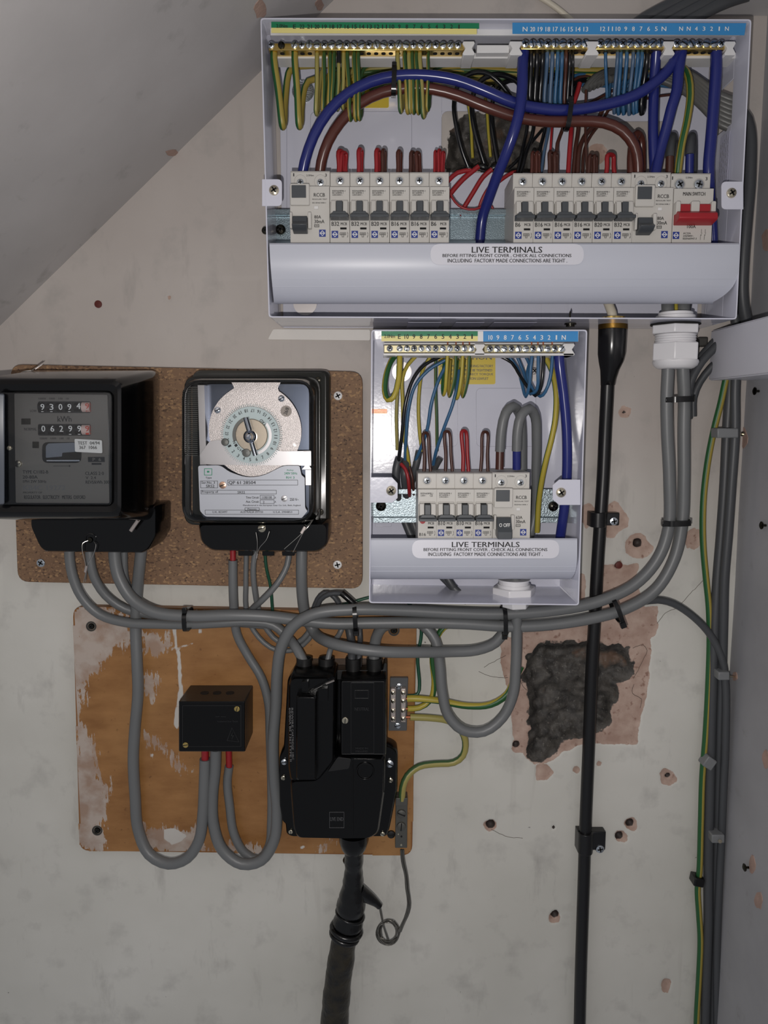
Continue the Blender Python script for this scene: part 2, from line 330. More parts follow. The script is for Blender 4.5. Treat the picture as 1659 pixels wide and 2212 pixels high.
class NT:
    def __init__(s, name):
        s.m = bpy.data.materials.new(name); s.m.use_nodes = True; s.t = s.m.node_tree; s.b = s.t.nodes['Principled BSDF']
        s.tc = s.t.nodes.new('ShaderNodeTexCoord').outputs['Object']
    def noise(s, scale, det=4, rough=.55, vec=None):
        n = s.t.nodes.new('ShaderNodeTexNoise'); n.inputs['Scale'].default_value = scale; n.inputs['Detail'].default_value = det; n.inputs['Roughness'].default_value = rough
        s.t.links.new(vec or s.tc, n.inputs['Vector']); return n.outputs['Fac']
    def stretch(s, x, y, z):
        n = s.t.nodes.new('ShaderNodeMapping'); n.inputs['Scale'].default_value = (x, y, z); s.t.links.new(s.tc, n.inputs[0]); return n.outputs[0]
    def attr(s, nm):
        n = s.t.nodes.new('ShaderNodeAttribute'); n.attribute_name = nm; return n.outputs['Fac']
    def math(s, op, a, b=None, c=None):
        n = s.t.nodes.new('ShaderNodeMath'); n.operation = op
        for i, q in enumerate((a, b, c)):
            if q is None: continue
            if isinstance(q, (int, float)): n.inputs[i].default_value = q
            else: s.t.links.new(q, n.inputs[i])
        return n.outputs[0]
    def ramp(s, f, lo, hi):
        n = s.t.nodes.new('ShaderNodeMapRange'); n.inputs['From Min'].default_value = lo; n.inputs['From Max'].default_value = hi; s.t.links.new(f, n.inputs['Value']); return n.outputs[0]
    def mix(s, f, a, b):
        n = s.t.nodes.new('ShaderNodeMix'); n.data_type = 'RGBA'
        if isinstance(f, (int, float)): n.inputs[0].default_value = f
        else: s.t.links.new(f, n.inputs[0])
        for i, q in ((6, a), (7, b)):
            if isinstance(q, tuple): n.inputs[i].default_value = q if len(q) == 4 else srgb(*q)
            else: s.t.links.new(q, n.inputs[i])
        return n.outputs[2]
    def done(s, col, rough=.7, h=None, strength=.3, dist=.001):
        s.t.links.new(col, s.b.inputs['Base Color'])
        if isinstance(rough, (int, float)): s.b.inputs['Roughness'].default_value = rough
        else: s.t.links.new(rough, s.b.inputs['Roughness'])
        if h is not None:
            bp = s.t.nodes.new('ShaderNodeBump'); bp.inputs['Strength'].default_value = strength; bp.inputs['Distance'].default_value = dist
            s.t.links.new(h, bp.inputs['Height']); s.t.links.new(bp.outputs[0], s.b.inputs['Normal'])
        return s.m
def wall_material():
    n = NT('painted_plaster')
    big = n.noise(5, 4); mid = n.noise(26, 5, .6); fine = n.noise(420, 3); sm = n.noise(1, 5, .65, n.stretch(34, 34, 9)); drip = n.noise(1, 3, .5, n.stretch(60, 60, 5))
    c = n.mix(n.ramp(big, .38, .66), (200, 198, 190), (212, 210, 203))
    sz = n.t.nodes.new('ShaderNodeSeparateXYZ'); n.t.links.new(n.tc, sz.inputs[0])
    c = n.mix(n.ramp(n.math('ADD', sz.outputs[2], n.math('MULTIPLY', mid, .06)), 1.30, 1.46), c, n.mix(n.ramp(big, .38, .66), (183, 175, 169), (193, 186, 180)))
    c = n.mix(n.math('MULTIPLY', n.ramp(mid, .54, .78), .5), c, (150, 147, 143))
    c = n.mix(n.math('MULTIPLY', n.ramp(sm, .60, .78), .45), c, (138, 134, 130))
    c = n.mix(n.math('MULTIPLY', n.ramp(drip, .64, .74), .22), c, (158, 152, 144))
    c = n.mix(n.math('MULTIPLY', n.ramp(n.noise(150, 2, .5), .77, .80), .8), c, (70, 66, 62))
    pc = n.mix(n.ramp(n.noise(60, 5), .35, .65), (166, 138, 124), (190, 166, 152))
    pc = n.mix(n.ramp(n.noise(160, 4), .60, .70), pc, (140, 108, 94))
    jag = n.math('MULTIPLY', n.math('SUBTRACT', n.noise(380, 3), .5), 1.6)
    mp = n.ramp(n.math('ADD', n.attr('sd_plaster'), jag), -.15, .25)
    rc = n.mix(n.ramp(n.noise(70, 5, .7), .35, .62), (38, 36, 34), (78, 74, 69))
    rc = n.mix(n.ramp(n.noise(34, 4), .60, .70), rc, (96, 76, 62))
    rc = n.mix(n.ramp(n.noise(300, 4, .7), .60, .72), rc, (124, 120, 114))
    mr = n.ramp(n.math('ADD', n.attr('sd_rubble'), n.math('MULTIPLY', jag, 1.4)), -.3, .5)
    c = n.mix(mp, c, pc); c = n.mix(mr, c, rc)
    c = n.mix(n.ramp(n.attr('sd_hole'), -.3, .1), c, (46, 36, 32))
    h = n.math('ADD', n.math('MULTIPLY', fine, .12), n.math('MULTIPLY', n.noise(90, 5, .6), n.math('ADD', .35, n.math('MULTIPLY', mr, 3.0))))
    return n.done(c, .62, h, .35, .0012)
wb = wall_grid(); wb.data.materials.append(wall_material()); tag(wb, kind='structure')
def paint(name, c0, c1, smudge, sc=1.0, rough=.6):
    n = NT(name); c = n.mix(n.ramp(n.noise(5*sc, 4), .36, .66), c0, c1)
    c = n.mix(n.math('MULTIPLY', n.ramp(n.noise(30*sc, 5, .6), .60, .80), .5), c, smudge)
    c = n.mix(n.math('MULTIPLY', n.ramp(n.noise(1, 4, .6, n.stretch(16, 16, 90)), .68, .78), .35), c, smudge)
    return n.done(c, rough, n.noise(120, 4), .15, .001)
# soffit under the stairs: a sloping slab that meets the back wall along a line
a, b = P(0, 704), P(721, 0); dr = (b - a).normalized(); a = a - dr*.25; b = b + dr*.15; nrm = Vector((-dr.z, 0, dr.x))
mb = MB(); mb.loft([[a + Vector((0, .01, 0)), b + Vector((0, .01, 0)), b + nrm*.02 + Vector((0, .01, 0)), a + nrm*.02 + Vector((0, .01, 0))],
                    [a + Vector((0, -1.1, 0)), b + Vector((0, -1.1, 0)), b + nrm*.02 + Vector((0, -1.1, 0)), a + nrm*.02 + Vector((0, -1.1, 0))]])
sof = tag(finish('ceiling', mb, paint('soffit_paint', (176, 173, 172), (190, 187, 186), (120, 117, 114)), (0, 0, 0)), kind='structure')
# soffit chips of bare plaster
chip = mat('bare_plaster', (176, 148, 136), .8, bump=.6, bscale=300, var=.2, vscale=60)
def PS(px, py):
    o = Vector(CAM); u = (px-CX)/F_PX; v = (CY-py)/F_PX; d = Vector((u, CP+v*SP, -SP+v*CP)); t = (a-o).dot(nrm)/d.dot(nrm); return o + d*t
def flake(fn, cx, cy, r, sq, off, seed, name='plaster_chip'):
    mb = MB(); pts = [Vector(fn(*q)) for q in blob(cx, cy, r, 12, sq, seed)]; mb.loft([[p + off*.0 for p in pts], [p + off for p in pts]]); return mb
for i, (cx, cy, r, sq) in enumerate([(562, 18, 13, 1.6), (372, 330, 16, .45), (690, 10, 9, 1.2)]):
    o = finish('plaster_chip', flake(PS, cx, cy, r, sq, -nrm*.0006, i), chip, (0, 0, 0)); o.parent = sof
# right-hand wall, towards the camera, and the beam high on it
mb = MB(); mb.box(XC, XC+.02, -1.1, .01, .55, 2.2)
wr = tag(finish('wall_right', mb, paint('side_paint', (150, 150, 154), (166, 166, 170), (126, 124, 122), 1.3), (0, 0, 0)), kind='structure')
for i, (cx, cy, r, sq) in enumerate([(1606, 945, 9, 2.4), (1655, 1640, 8, 2.4), (1625, 1868, 7, 3), (1640, 1945, 9, 2.2), (1588, 1462, 6, 1.6), (1655, 520, 9, 3)]):
    o = finish('plaster_chip', flake(PR, cx, cy, r, sq, Vector((-.0006, 0, 0)), i+9), chip, (0, 0, 0)); o.parent = wr
mb = MB(); q = P(1530, 34, 0); mb.box(q.x, XC, -.9, 0, q.z, q.z+.18)
tag(finish('trim_1', mb, paint('beam_paint', (186, 184, 184), (196, 194, 194), (150, 148, 146)), (0, 0, 0)), kind='structure')

# ------------------------------------------------------------------ the two backing boards
def chipboard_mat():
    n = NT('chipboard'); v = n.t.nodes.new('ShaderNodeTexVoronoi'); v.inputs['Scale'].default_value = 400; v.inputs['Randomness'].default_value = 1
    wv = n.t.nodes.new('ShaderNodeMapping'); wv.inputs['Scale'].default_value = (1, 1, 1.5); wv.inputs['Rotation'].default_value = (0, .6, 0); n.t.links.new(n.tc, wv.inputs[0]); n.t.links.new(wv.outputs[0], v.inputs['Vector'])
    sp = n.t.nodes.new('ShaderNodeSeparateColor'); n.t.links.new(v.outputs['Color'], sp.inputs[0])
    c = n.mix(n.ramp(n.noise(12, 4), .35, .65), (116, 88, 66), (136, 106, 80))
    c = n.mix(n.math('MULTIPLY', n.ramp(sp.outputs[0], .80, .98), .75), c, (176, 140, 100)); c = n.mix(n.math('MULTIPLY', n.ramp(sp.outputs[1], .84, .96), .75), c, (66, 46, 36))
    c = n.mix(n.ramp(n.noise(330, 3, .6), .67, .72), c, (44, 32, 26)); c = n.mix(n.math('MULTIPLY', n.ramp(n.noise(500, 2), .62, .72), .6), c, (196, 158, 118))
    return n.done(c, .7, n.noise(500, 3), .4, .0005)
def orange_mat():
    n = NT('varnished_board'); n.t.nodes.remove(n.t.nodes[n.tc.node.name]) if False else None
    g = n.noise(1, 5, .6, n.stretch(22, 22, 60)); c = n.mix(n.ramp(g, .35, .68), (138, 95, 52), (162, 117, 70))
    c = n.mix(n.math('MULTIPLY', n.ramp(n.noise(9, 4), .5, .7), .5), c, (180, 136, 86)); c = n.mix(n.math('MULTIPLY', n.ramp(n.noise(190, 3), .66, .72), .5), c, (96, 62, 34))
    w = n.ramp(n.math('ADD', n.attr('sd_paint'), n.math('MULTIPLY', n.math('SUBTRACT', n.math('ADD', n.math('MULTIPLY', n.noise(1, 5, .75, n.stretch(70, 70, 40)), .5), n.math('MULTIPLY', n.noise(1, 4, .7, n.stretch(260, 260, 34)), .5)), .5), 85.0)), -.3, .7)
    w2 = n.ramp(n.attr('sd_drip'), -.4, .4)
    pc = n.mix(n.ramp(n.noise(40, 4), .4, .6), (160, 138, 124), (186, 176, 168))
    c = n.mix(n.math('MULTIPLY', w, .85), c, pc); c = n.mix(w2, c, (198, 194, 188))
    return n.done(c, n.math('ADD', .38, n.math('MULTIPLY', w, .3)), n.math('ADD', n.math('MULTIPLY', w, .5), n.noise(200, 3)), .2, .0006)
mb = MB(); mb.prism(rnd(pw([(38,1257),(783,1272),(783,803),(22,787)], .014), .012), .0005, .014)
board = thing('chipboard_panel', 'brown chipboard backing board with rounded corners behind the two meters', 'board', P(400, 1265, 0))
part('board', mb, chipboard_mat(), board, bevel=.0006)
def pozi(mb, c, r, n=16, rot=.4, h=.35):               # countersunk / pan head with a cross recess, facing the camera
    mb.mat(0).lathe([(r, -.0008), (r, 0), (r*.9, r*h*.6), (r*.5, r*h), (0.0001, r*h*1.08)], c, n=n)
    mb.mat(1)
    for k in (0, 1):
        a = rot + k*math.pi/2; ca, sa = math.cos(a), math.sin(a); L, Wd = r*.62, r*.15
        q = [(c[0]+ca*x-sa*z, c[2]+sa*x+ca*z) for x, z in ((-L, -Wd), (L, -Wd), (L, Wd), (-L, Wd))]
        mb.prism(q, -c[1]+r*h*.9, -c[1]+r*h*1.16)
    mb.mat(0)
def slot(mb, c, r, rot=.4, h=.4, n=16):
    mb.mat(0).lathe([(r, -.0008), (r, 0), (r*.92, r*h*.7), (r*.5, r*h), (0.0001, r*h*1.05)], c, n=n); mb.mat(1)
    ca, sa = math.cos(rot), math.sin(rot); L, Wd = r*.85, r*.12
    mb.prism([(c[0]+ca*x-sa*z, c[2]+sa*x+ca*z) for x, z in ((-L, -Wd), (L, -Wd), (L, Wd), (-L, Wd))], -c[1]+r*h*.75, -c[1]+r*h*1.12); mb.mat(0)
for x, y in ((730, 855), (729, 1220), (88, 1216)):
    mb = MB(); pozi(mb, P(x, y, .014), 9.5*mpp(y, .014), rot=random.uniform(0, 1.5), h=.2)
    part('screw', mb, [M['plastic'] if x > 700 else M['zinc'], M['hole']], board)
# orange board as a fine grid so the paint smears keep their outline
OB = rnd(pw([(172,1838),(890,1848),(900,1322),(157,1310)], .011), .011)
PAINT = [zp(9, [(75,1600),(70,400),(250,385),(450,470),(460,640),(300,740),(180,900),(120,1100),(230,1330),(300,1600),(290,1900),(280,2010),(110,1980)]), zp(9, [(540,560),(700,590),(690,700),(560,690)]), zp(9, [(560,1850),(700,1870),(900,1880),(1000,2030),(560,2020)]),
         zp(9, [(540,850),(640,880),(620,1010),(560,950)]), zp(9, [(560,1240),(620,1260),(800,1440),(880,1500),(780,1450)]), zp(9, [(420,380),(1050,395),(1000,420),(430,430)]), zp(9, [(190,800),(260,760),(150,1000),(120,960)]), zp(9, [(1150,1960),(1400,2040),(1000,2030)]), zp(17, [(400,2060),(600,2010),(440,2110)])]
DRIP = [zp(9, [(738,400),(765,400),(775,640),(800,720),(808,900),(820,1000),(808,1020),(790,1060),(785,1225),(755,1190),(760,1110),(790,940),(775,720),(745,560)]), zp(9, [(915,545),(942,545),(940,580),(918,580)]), zp(9, [(600,1370),(622,1380),(612,1410),(596,1395)]),
        zp(9, [(690,1880),(760,1870),(840,1920),(800,1960),(740,1980),(690,1940)]), zp(9, [(730,680),(880,640),(880,652),(740,690)]), zp(17, [(235,2055),(280,2050),(285,2080),(240,2085)])]
def board_grid():
    zsr = [p[1] for p in OB]; xsr = [p[0] for p in OB]; g = .0024
    xs = np.arange(min(xsr), max(xsr)+g, g); zs = np.arange(min(zsr), max(zsr)+g, g); X, Z = np.meshgrid(xs, zs)
    ins = sdpoly(X, Z, [OB]); n, m = X.shape
    # pull the outside row of vertices on to the outline by clamping towards the centre
    keep = ins > -g*.2
    sp_ = sdpoly(X, Z, [pw(p, .011) for p in PAINT])*1000; sd = sdpoly(X, Z, [pw(p, .011) for p in DRIP])*1000 + vnoise(X, Z, .004, 21)*1.2
    idx = -np.ones((n, m), int); idx[keep] = np.arange(keep.sum()); V = np.stack([X[keep], np.full(keep.sum(), -.0112), Z[keep]], -1)
    q = np.stack([idx[:-1, :-1], idx[:-1, 1:], idx[1:, 1:], idx[1:, :-1]], -1).reshape(-1, 4); q = q[(q >= 0).all(1)]
    me = bpy.data.meshes.new('face'); base = V.min(0)
    L = WL['orange']; me.from_pydata([tuple(p) for p in (V - np.array(L))], [], q.tolist())
    for nm, a in (('sd_paint', sp_[keep]), ('sd_drip', sd[keep])):
        at = me.attributes.new(nm, 'FLOAT', 'POINT'); at.data.foreach_set('value', a.astype(np.float32))
    o = bpy.data.objects.new('face', me); COL.objects.link(o); return o
ob = thing('orange_board', 'orange varnished plywood board with white paint smears behind the black service head', 'board', P(520, 1842, 0)); WL['orange'] = WL[ob.name]
om = orange_mat(); fo = board_grid(); fo.data.materials.append(om); fo.parent = ob; fo['label'] = 'varnished face smeared with old white paint'
mb = MB(); mb.prism(OB, .0005, .011); part('board', mb, mat('board_edge', (140, 92, 46), .5), ob, bevel=.0005)
for x, y, r in ((197, 1353, 10), (210, 1794, 10), (851, 1362, 11)):
    mb = MB(); c = P(x, y, .0113); rr = r*mpp(y, .011)
    mb.lathe([(rr*1.15, -.001), (rr*1.1, .0006), (rr*.8, .0008), (rr*.75, -.0002), (.0001, -.0002)], c, n=20); mb.mat(1); pozi_c = Vector((c.x, c.y-.0004, c.z)); mb.lathe([(rr*.72, -.0006), (rr*.6, .0006), (.0001, .0008)], pozi_c, n=16)
    mb.mat(2); L = rr*.4; mb.box(c.x-L, c.x+L, c.y-.0016, c.y-.001, c.z-L*.3, c.z+L*.3).box(c.x-L*.3, c.x+L*.3, c.y-.0016, c.y-.001, c.z-L, c.z+L)
    part('screw', mb, [M['grommet'], M['bscrew'], M['hole']], ob)

mb = MB(); mb.prism(rnd(pw([(578,734),(800,736),(800,712),(590,711)], 0), .002, 3), -.002, .0012); o = finish('paint_ridge', mb, mat('thick_white_paint', (222, 218, 212), .5, bump=.3, bscale=90), (0, 0, 0), bevel=.0005); o.parent = wb
# hairline cracks in the plaster
mb = MB(); cq = random.Random(2)
for pts in ([(1418,1345),(1440,1325),(1462,1312),(1482,1292),(1500,1272),(1518,1256)], zp(10, [(1310,580),(1400,610),(1480,620)]), zp(10, [(1340,560),(1400,520),(1470,490)]), zp(10, [(1560,620),(1590,680),(1620,700)]), zp(13, [(880,430),(940,410),(955,440),(930,500),(900,560),(880,610)]), zp(13, [(880,640),(875,690),(930,730),(920,780)]), zp(14, [(60,250),(150,290),(240,292)])):
    w3 = spline([P(x+cq.uniform(-2, 2), y+cq.uniform(-2, 2), .0001) for x, y in pts], .003); mb.tube([p + Vector((cq.uniform(-.0004, .0004), 0, cq.uniform(-.0004, .0004))) for p in w3], .00022, n=4)
o = finish('crack', mb, mat('crack_dirt', (84, 74, 66), .9), (0, 0, 0)); o.parent = wb; o['kind'] = 'stuff'

# ------------------------------------------------------------------ steel enclosures
DR = .078
def panel(mb, x0, x1, z0, z1, holes, d0, d1):        # a slab with rectangular holes, cut into strips
    xs = sorted({x0, x1, *[h[0] for h in holes], *[h[1] for h in holes]}); 
    for i in range(len(xs)-1):
        a, b = xs[i], xs[i+1]; m = (a+b)/2; cut = sorted((h[2], h[3]) for h in holes if h[0] < m < h[1]); z = z0
        for c0, c1 in cut: mb.box(a, b, -d1, -d0, z, c0); z = c1
        mb.box(a, b, -d1, -d0, z, z1)
    for h in holes:                                    # rounded corners
        r = min(.006, (h[1]-h[0])*.2)
        for sx, sz in ((0, 0), (0, 1), (1, 0), (1, 1)):
            X = h[sx]; Z = h[2+sz]; ux = 1 if sx == 0 else -1; uz = 1 if sz == 0 else -1
            arc = [(X+ux*r*(1-math.sin(t*math.pi/8)), Z+uz*r*(1-math.cos(t*math.pi/8))) for t in range(5)]
            mb.prism([(X, Z)] + arc, d0, d1)
def enclosure(label, rim, name='consumer_unit'):
    t = thing(name, label, 'fuse box', P((rim[0][0]+rim[1][0])/2, rim[2][1], 0))
    pl = pw([rim[3], rim[2], rim[1], rim[0]], DR)
    return t, pl
UR = [(562, 38), (1624, 41), (1592, 690), (580, 686)]
LR = [(802, 712), (1269, 712), (1251, 1308), (797, 1303)]
up, upl = enclosure('wide open white fuse box above, twenty breakers bare, front cover off', UR)
up['label'] = 'wide white steel fuse box at the top with its front cover off and wiring bare'
lo, lpl = enclosure('narrow white steel fuse box hanging below the wide one with its cover off', LR)
def inset(pl, t): 
    cx = sum(p[0] for p in pl)/4; cz = sum(p[1] for p in pl)/4
    return [(x + (t if x < cx else -t), z + (t if z < cz else -t)) for x, z in pl]
def casing(t, pl, side_hole=None, slots=(), label=None):
    th = .0012; o = rnd(pl, .003, 3); i = rnd(inset(pl, th), .0022, 3)
    mb = MB()
    if not side_hole: mb.ringprism(o, i, .001, DR)
    else:                                              # the right-hand side has an opening for the cables
        h0, h1, dd0, dd1 = side_hole
        mb.ringprism(o, i, .001, dd0); mb.ringprism(o, i, dd1, DR)
        n = len(o); vs = []
        for k in range(n):
            j = (k+1) % n
            (ax, az), (bx, bz), (cx_, cz_), (dx, dz) = o[k], o[j], i[j], i[k]
            if abs(bz-az) > .1 and ax > 0.2:           # long right edge
                for lo_, hi_ in ((min(az, bz), h0), (h1, max(az, bz))):
                    f = lambda z: ax + (bx-ax)*(z-az)/(bz-az)
                    mb.loft([[(f(lo_), -q, lo_), (f(hi_), -q, hi_), (f(hi_)-th, -q, hi_), (f(lo_)-th, -q, lo_)] for q in (dd0, dd1)])
            else: mb.loft([[(ax, -q, az), (bx, -q, bz), (cx_, -q, cz_), (dx, -q, dz)] for q in (dd0, dd1)])
    return part('casing', mb, M['steel'], t, bevel=.0003, seg=1)
hz0, hz1 = P(1600, 285, .03).z, P(1600, 190, .03).z
casing(up, upl, side_hole=(hz0, hz1, .012, .05)); casing(lo, lpl)
def hole_px(x0, y0, x1, y1, d=.003): 
    c = pw([(x0, y1), (x1, y0)], d); return (c[0][0], c[1][0], c[0][1], c[1][1])
bx = [p[0] for p in upl]; bz = [p[1] for p in upl]
mb = MB(); hs = [hole_px(953, 240, 1180, 373), hole_px(1236, 262, 1452, 372)]
panel(mb, min(bx)+.006, max(bx)-.006, min(bz)+.001, max(bz)-.001, hs, .002, .0035)
part('back_panel', mb, M['steel'], up, bevel=.0003, seg=1)
def lip(mb, x0, y0, x1, y1, d, r=.006, wdt=.0005, h=.0004):
    pl = pw(rect(x0, y0, x1, y1), d); o = rnd(pl, r, 4); i = rnd(inset(pl, wdt), r-wdt, 4); mb.ringprism(o, i, d, d+h)
mb = MB(); lip(mb, 670, 241, 890, 420, .0036); lip(mb, 592, 130, 620, 520, .0036, .002); part('knockout_outline', mb, mat('steel_edge', (176, 176, 190), .3), up, smooth=0)
lx = [p[0] for p in lpl]; lz = [p[1] for p in lpl]
mb = MB(); panel(mb, min(lx)+.001, max(lx)-.001, min(lz)+.001, max(lz)-.001, [], .002, .0035); part('back_panel', mb, M['steel'], lo, bevel=.0003, seg=1)
mb = MB(); lip(mb, 845, 838, 989, 965, .0036); lip(mb, 1028, 838, 1158, 965, .0036); lip(mb, 810, 1128, 846, 1138, .0036, .001); lip(mb, 1160, 1110, 1215, 1160, .0036, .001); part('knockout_outline', mb, bpy.data.materials['steel_edge'], lo, smooth=0)
# folded flanges and knockouts on the floors and tops of both boxes
mb = MB()
for x0, x1 in ((880, 950), (980, 1040), (1060, 1150)):
    q0, q1 = P(x0, 700, .04), P(x1, 700, .04); z = min(bz)-.0004; mb.box(q0.x, q1.x, -.062, -.012, z-.0004, z)
part('knockout', mb, bpy.data.materials['steel_edge'], up)
mb = MB(); z = min(lz)+.0013
for x0, x1 in ((866, 932), (968, 1054)):
    q0, q1 = P(x0, 1280, .04), P(x1, 1280, .04); mb.box(q0.x, q1.x, -.040, -.026, z, z+.0003)
mb.box(P(968,1280,.04).x, P(1054,1280,.04).x, -.039, -.027, z+.0003, z+.0005)
part('knockout', mb, bpy.data.materials['steel_edge'], lo)
# rails
def rail(t, x0, x1, ytop, ybot, m):
    a, b = P(x0, (ytop+ybot)/2, .020), P(x1, (ytop+ybot)/2, .020); zt, zb = P(830, ytop, .022).z, P(830, ybot, .022).z; mb = MB()
    pf = [(-.004, zt-.004), (-.004, zb+.004), (-.0105, zb+.004), (-.0105, zb), (-.012, zb), (-.012, zb+.0052), (-.0055, zb+.0052), (-.0055, zt-.0052), (-.012, zt-.0052), (-.012, zt), (-.0105, zt), (-.0105, zt-.004)]
    mb.loft([[(a.x, y, z) for y, z in pf], [(b.x, y, z) for y, z in pf]]); mb.v = [(x, y-.0115, z) for x, y, z in mb.v]; r_ = part('din_rail', mb, m, t, bevel=.0004)
    mb = MB()
    for xx in (x0+14, x1-14): q = P(xx, (ytop+ybot)/2, .01); mb.box(q.x-.007, q.x+.007, -.0158, -.003, zb+.006, zt-.006)
    part('rail_bracket', mb, m, t)
rail(up, 578, 1500, 452, 532, M['zincrail']); rail(lo, 806, 1222, 1056, 1129, M['zincl'])
# tabs and their screws
def tab(t, poly, sx, sy, r):
    mb = MB(); mb.prism(rnd(pw(poly, DR), r, 4), DR-.0014, DR-.0001); o = part('mounting_tab', mb, M['steel'], t, bevel=.0003)
    mb = MB(); pozi(mb, P(sx, sy, DR), 11*mpp(sy, DR), rot=.6, h=.45, n=20); part('screw', mb, [M['nickel'], M['hole']], o)
tab(up, rect(566, 387, 609, 445), 592, 411, [.0002, .004, .004, .0002]); tab(up, rect(1559, 392, 1606, 452), 1580, 417, [.004, .0002, .0002, .004])
tab(lo, [(800,1086),(847,1086),(859,1076),(859,1044),(847,1031),(800,1031)], 845, 1060, .0004); tab(lo, [(1208,1091),(1254,1091),(1254,1036),(1208,1036),(1194,1048),(1194,1079)], 1212, 1064, .0004)
for t, x, y, r, d in ((up, 606, 496, 11, .0195), (up, 573, 498, 8, .0195), (lo, 823, 1093, 11.5, .019), (lo, 1195, 1094, 11, .019)):
    mb = MB(); pozi(mb, P(x, y, d), r*mpp(y, d), rot=.3, h=.55, n=20); part('rail_screw', mb, [M['bscrew'], M['hole']], t, label='blackened pan head screw')
for t, x, y, r in ((up, 655, 197, 24), (up, 1065, 186, 20), (lo, 868, 803, 21), (lo, 1154, 801, 22)):
    mb = MB(); c = P(x, y, .0036); k = mpp(y, .0036); mb.lathe([(r*k, -.0004), (r*k, .0008), (.35*r*k, .001), (.0001, .001)], c, n=28)
    pozi(mb, P(x, y, .0048), 8*k, rot=.8, h=.35); part('fixing_washer', mb, [M['zinc'] if t is up else M['silver2'], M['hole']], t)
mb = MB(); c = P(659, 655, .012); mb.lathe([(.0115, -.0008), (.0115, .0004), (.0001, .0004)], c, n=28); part('knockout_disc', mb, M['silver2'], up)
# terminal guards: an extruded curved cover in front of the lower row, with its notice
def guard(t, top, bot, prof, lab):
    (x0, x1, y0), (x2, x3, y1) = top, bot; za, zb = P(830, y0, prof[0][1]).z, P(830, y1, prof[-1][1]).z; mb = MB(); A, B = [], []
    for s, d in prof:
        z = za + (zb-za)*s; 
        def px_x(f): 
            return f
        xa = P(x0 + (x2-x0)*s**1.5, y0+(y1-y0)*s, d).x; e = min(1, s*1.02); xb = P(x1 + (x3-x1)*e**5, y0+(y1-y0)*s, d).x
        A.append((xa, d, z)); B.append((xb, d, z))
    n = len(prof); vs = [(x, -d, z) for x, d, z in A] + [(x, -d, z) for x, d, z in B] + [(x, -d+.0016, z) for x, d, z in A] + [(x, -d+.0016, z) for x, d, z in B]; fs = []
    for i in range(n-1):
        fs += [(i, i+1, n+i+1, n+i), (2*n+i, 3*n+i, 3*n+i+1, 2*n+i+1), (i, 2*n+i, 2*n+i+1, i+1), (n+i, n+i+1, 3*n+i+1, 3*n+i)]
    fs += [(0, n, 3*n, 2*n), (n-1, 3*n-1, 4*n-1, 2*n-1)]
    mb.add(vs, fs); g = part('terminal_guard', mb, M['guard'], t, smooth=30)
    mb = MB()
    for i in (n//2, n//2+2): mb.box(A[i][0], B[i][0], -A[i][1]-.0003, -A[i][1]+.0005, A[i][2]-.0002, A[i][2]+.0002)
    part('moulded_rib', mb, M['guard'], g)
    lx0, ly0, lx1, ly1, dl, tx = lab; ay = (A[0][1], A[3][1])
    mb = MB(); pl = rnd(pw(rect(lx0, ly0, lx1, ly1), dl), [.0085]*4, 6); mb.prism(pl, dl-.0003, dl+.0002); s = part('notice_sticker', mb, M['sticker'], g, label='rounded silver notice sticker')
    mb = MB()
    for q in tx: mb.textpx(q[0], *q[1:5], dl+.0005)
    o = part('warning_print', mb, M['ink'], g)
pr = [(0, .0800), (.03, .0815), (.12, .0815), (.24, .0815), (.36, .0808), (.44, .0798), (.5, .0788), (.56, .0776), (.62, .0762), (.68, .0746), (.74, .0726), (.80, .0702), (.86, .0672), (.91, .0642), (.95, .0612), (.975, .0588), (1, .0555)]
guard(up, (582, 1597, 525), (592, 1540, 656), pr, (930, 527, 1261, 572, .0818, [('LIVE TERMINALS', 1019, 533, 1171, 546), ('BEFORE FITTING FRONT COVER , CHECK ALL CONNECTIONS', 956, 548.5, 1234, 556.5), ('INCLUDING  FACTORY MADE CONNECTIONS ARE TIGHT .', 967, 559, 1225, 567)]))
pr2 = [(0, .0740)] + [(s, d-.0060) for s, d in pr[1:]]
guard(lo, (801, 1247, 1163), (800, 1232, 1251), pr2, (890, 1166, 1208, 1206, .0759, [('LIVE TERMINALS', 976, 1170.5, 1122, 1182), ('BEFORE FITTING FRONT COVER , CHECK ALL CONNECTIONS', 915, 1184, 1182, 1191.5), ('INCLUDING  FACTORY MADE CONNECTIONS ARE TIGHT .', 925, 1193.5, 1172, 1201)]))
# ------------------------------------------------------------------ terminal bars
def bar(t, name, x0, x1, yt, yb, d0, d1, xs, ys, m, rs=7, dirty=None, label=None):
    mb = MB(); mb.rectpx(x0, yt, x1, yb, d0, d1); o = part(name, mb, m, t, label, bevel=.0006)
    for i, x in enumerate(xs):
        mb = MB(); c = P(x, ys, d1); r = rs*mpp(ys, d1); slot(mb, c, r, rot=random.uniform(0, 3), h=.55) if i % 3 else pozi(mb, c, r, rot=random.uniform(0, 1.5), h=.55)
        if yb < 300:                                   # clamping hole seen from below
            q = P(x, yb, d1); mb.mat(1); mb.lathe([(r*.62, .0), (r*.62, .0004), (.0001, .0004)], (q.x, -(d0+d1)/2, q.z), dirv=(0, 0, -1), n=12)
        part('terminal_screw', mb, [M['zinc'] if x != 608 else M['bscrew'], M['hole']], o)
    return o
EX = {n: 989 - (n-1)*16.05 for n in range(1, 23)}; EX['E'] = 636
bar(up, 'earth_bar', 580, 1003, 93, 109, .052, .064, [586, 608] + [636] + [EX[n] for n in range(22, 0, -1)], 98, M['brass'], 7.8, label='long brass earth terminal bar')
NX1 = [1134 + 16.2*i for i in range(9)]; NX2 = [1296 + 16.2*i for i in range(9)]; NX3 = [1461 + 16*i for i in range(7)]
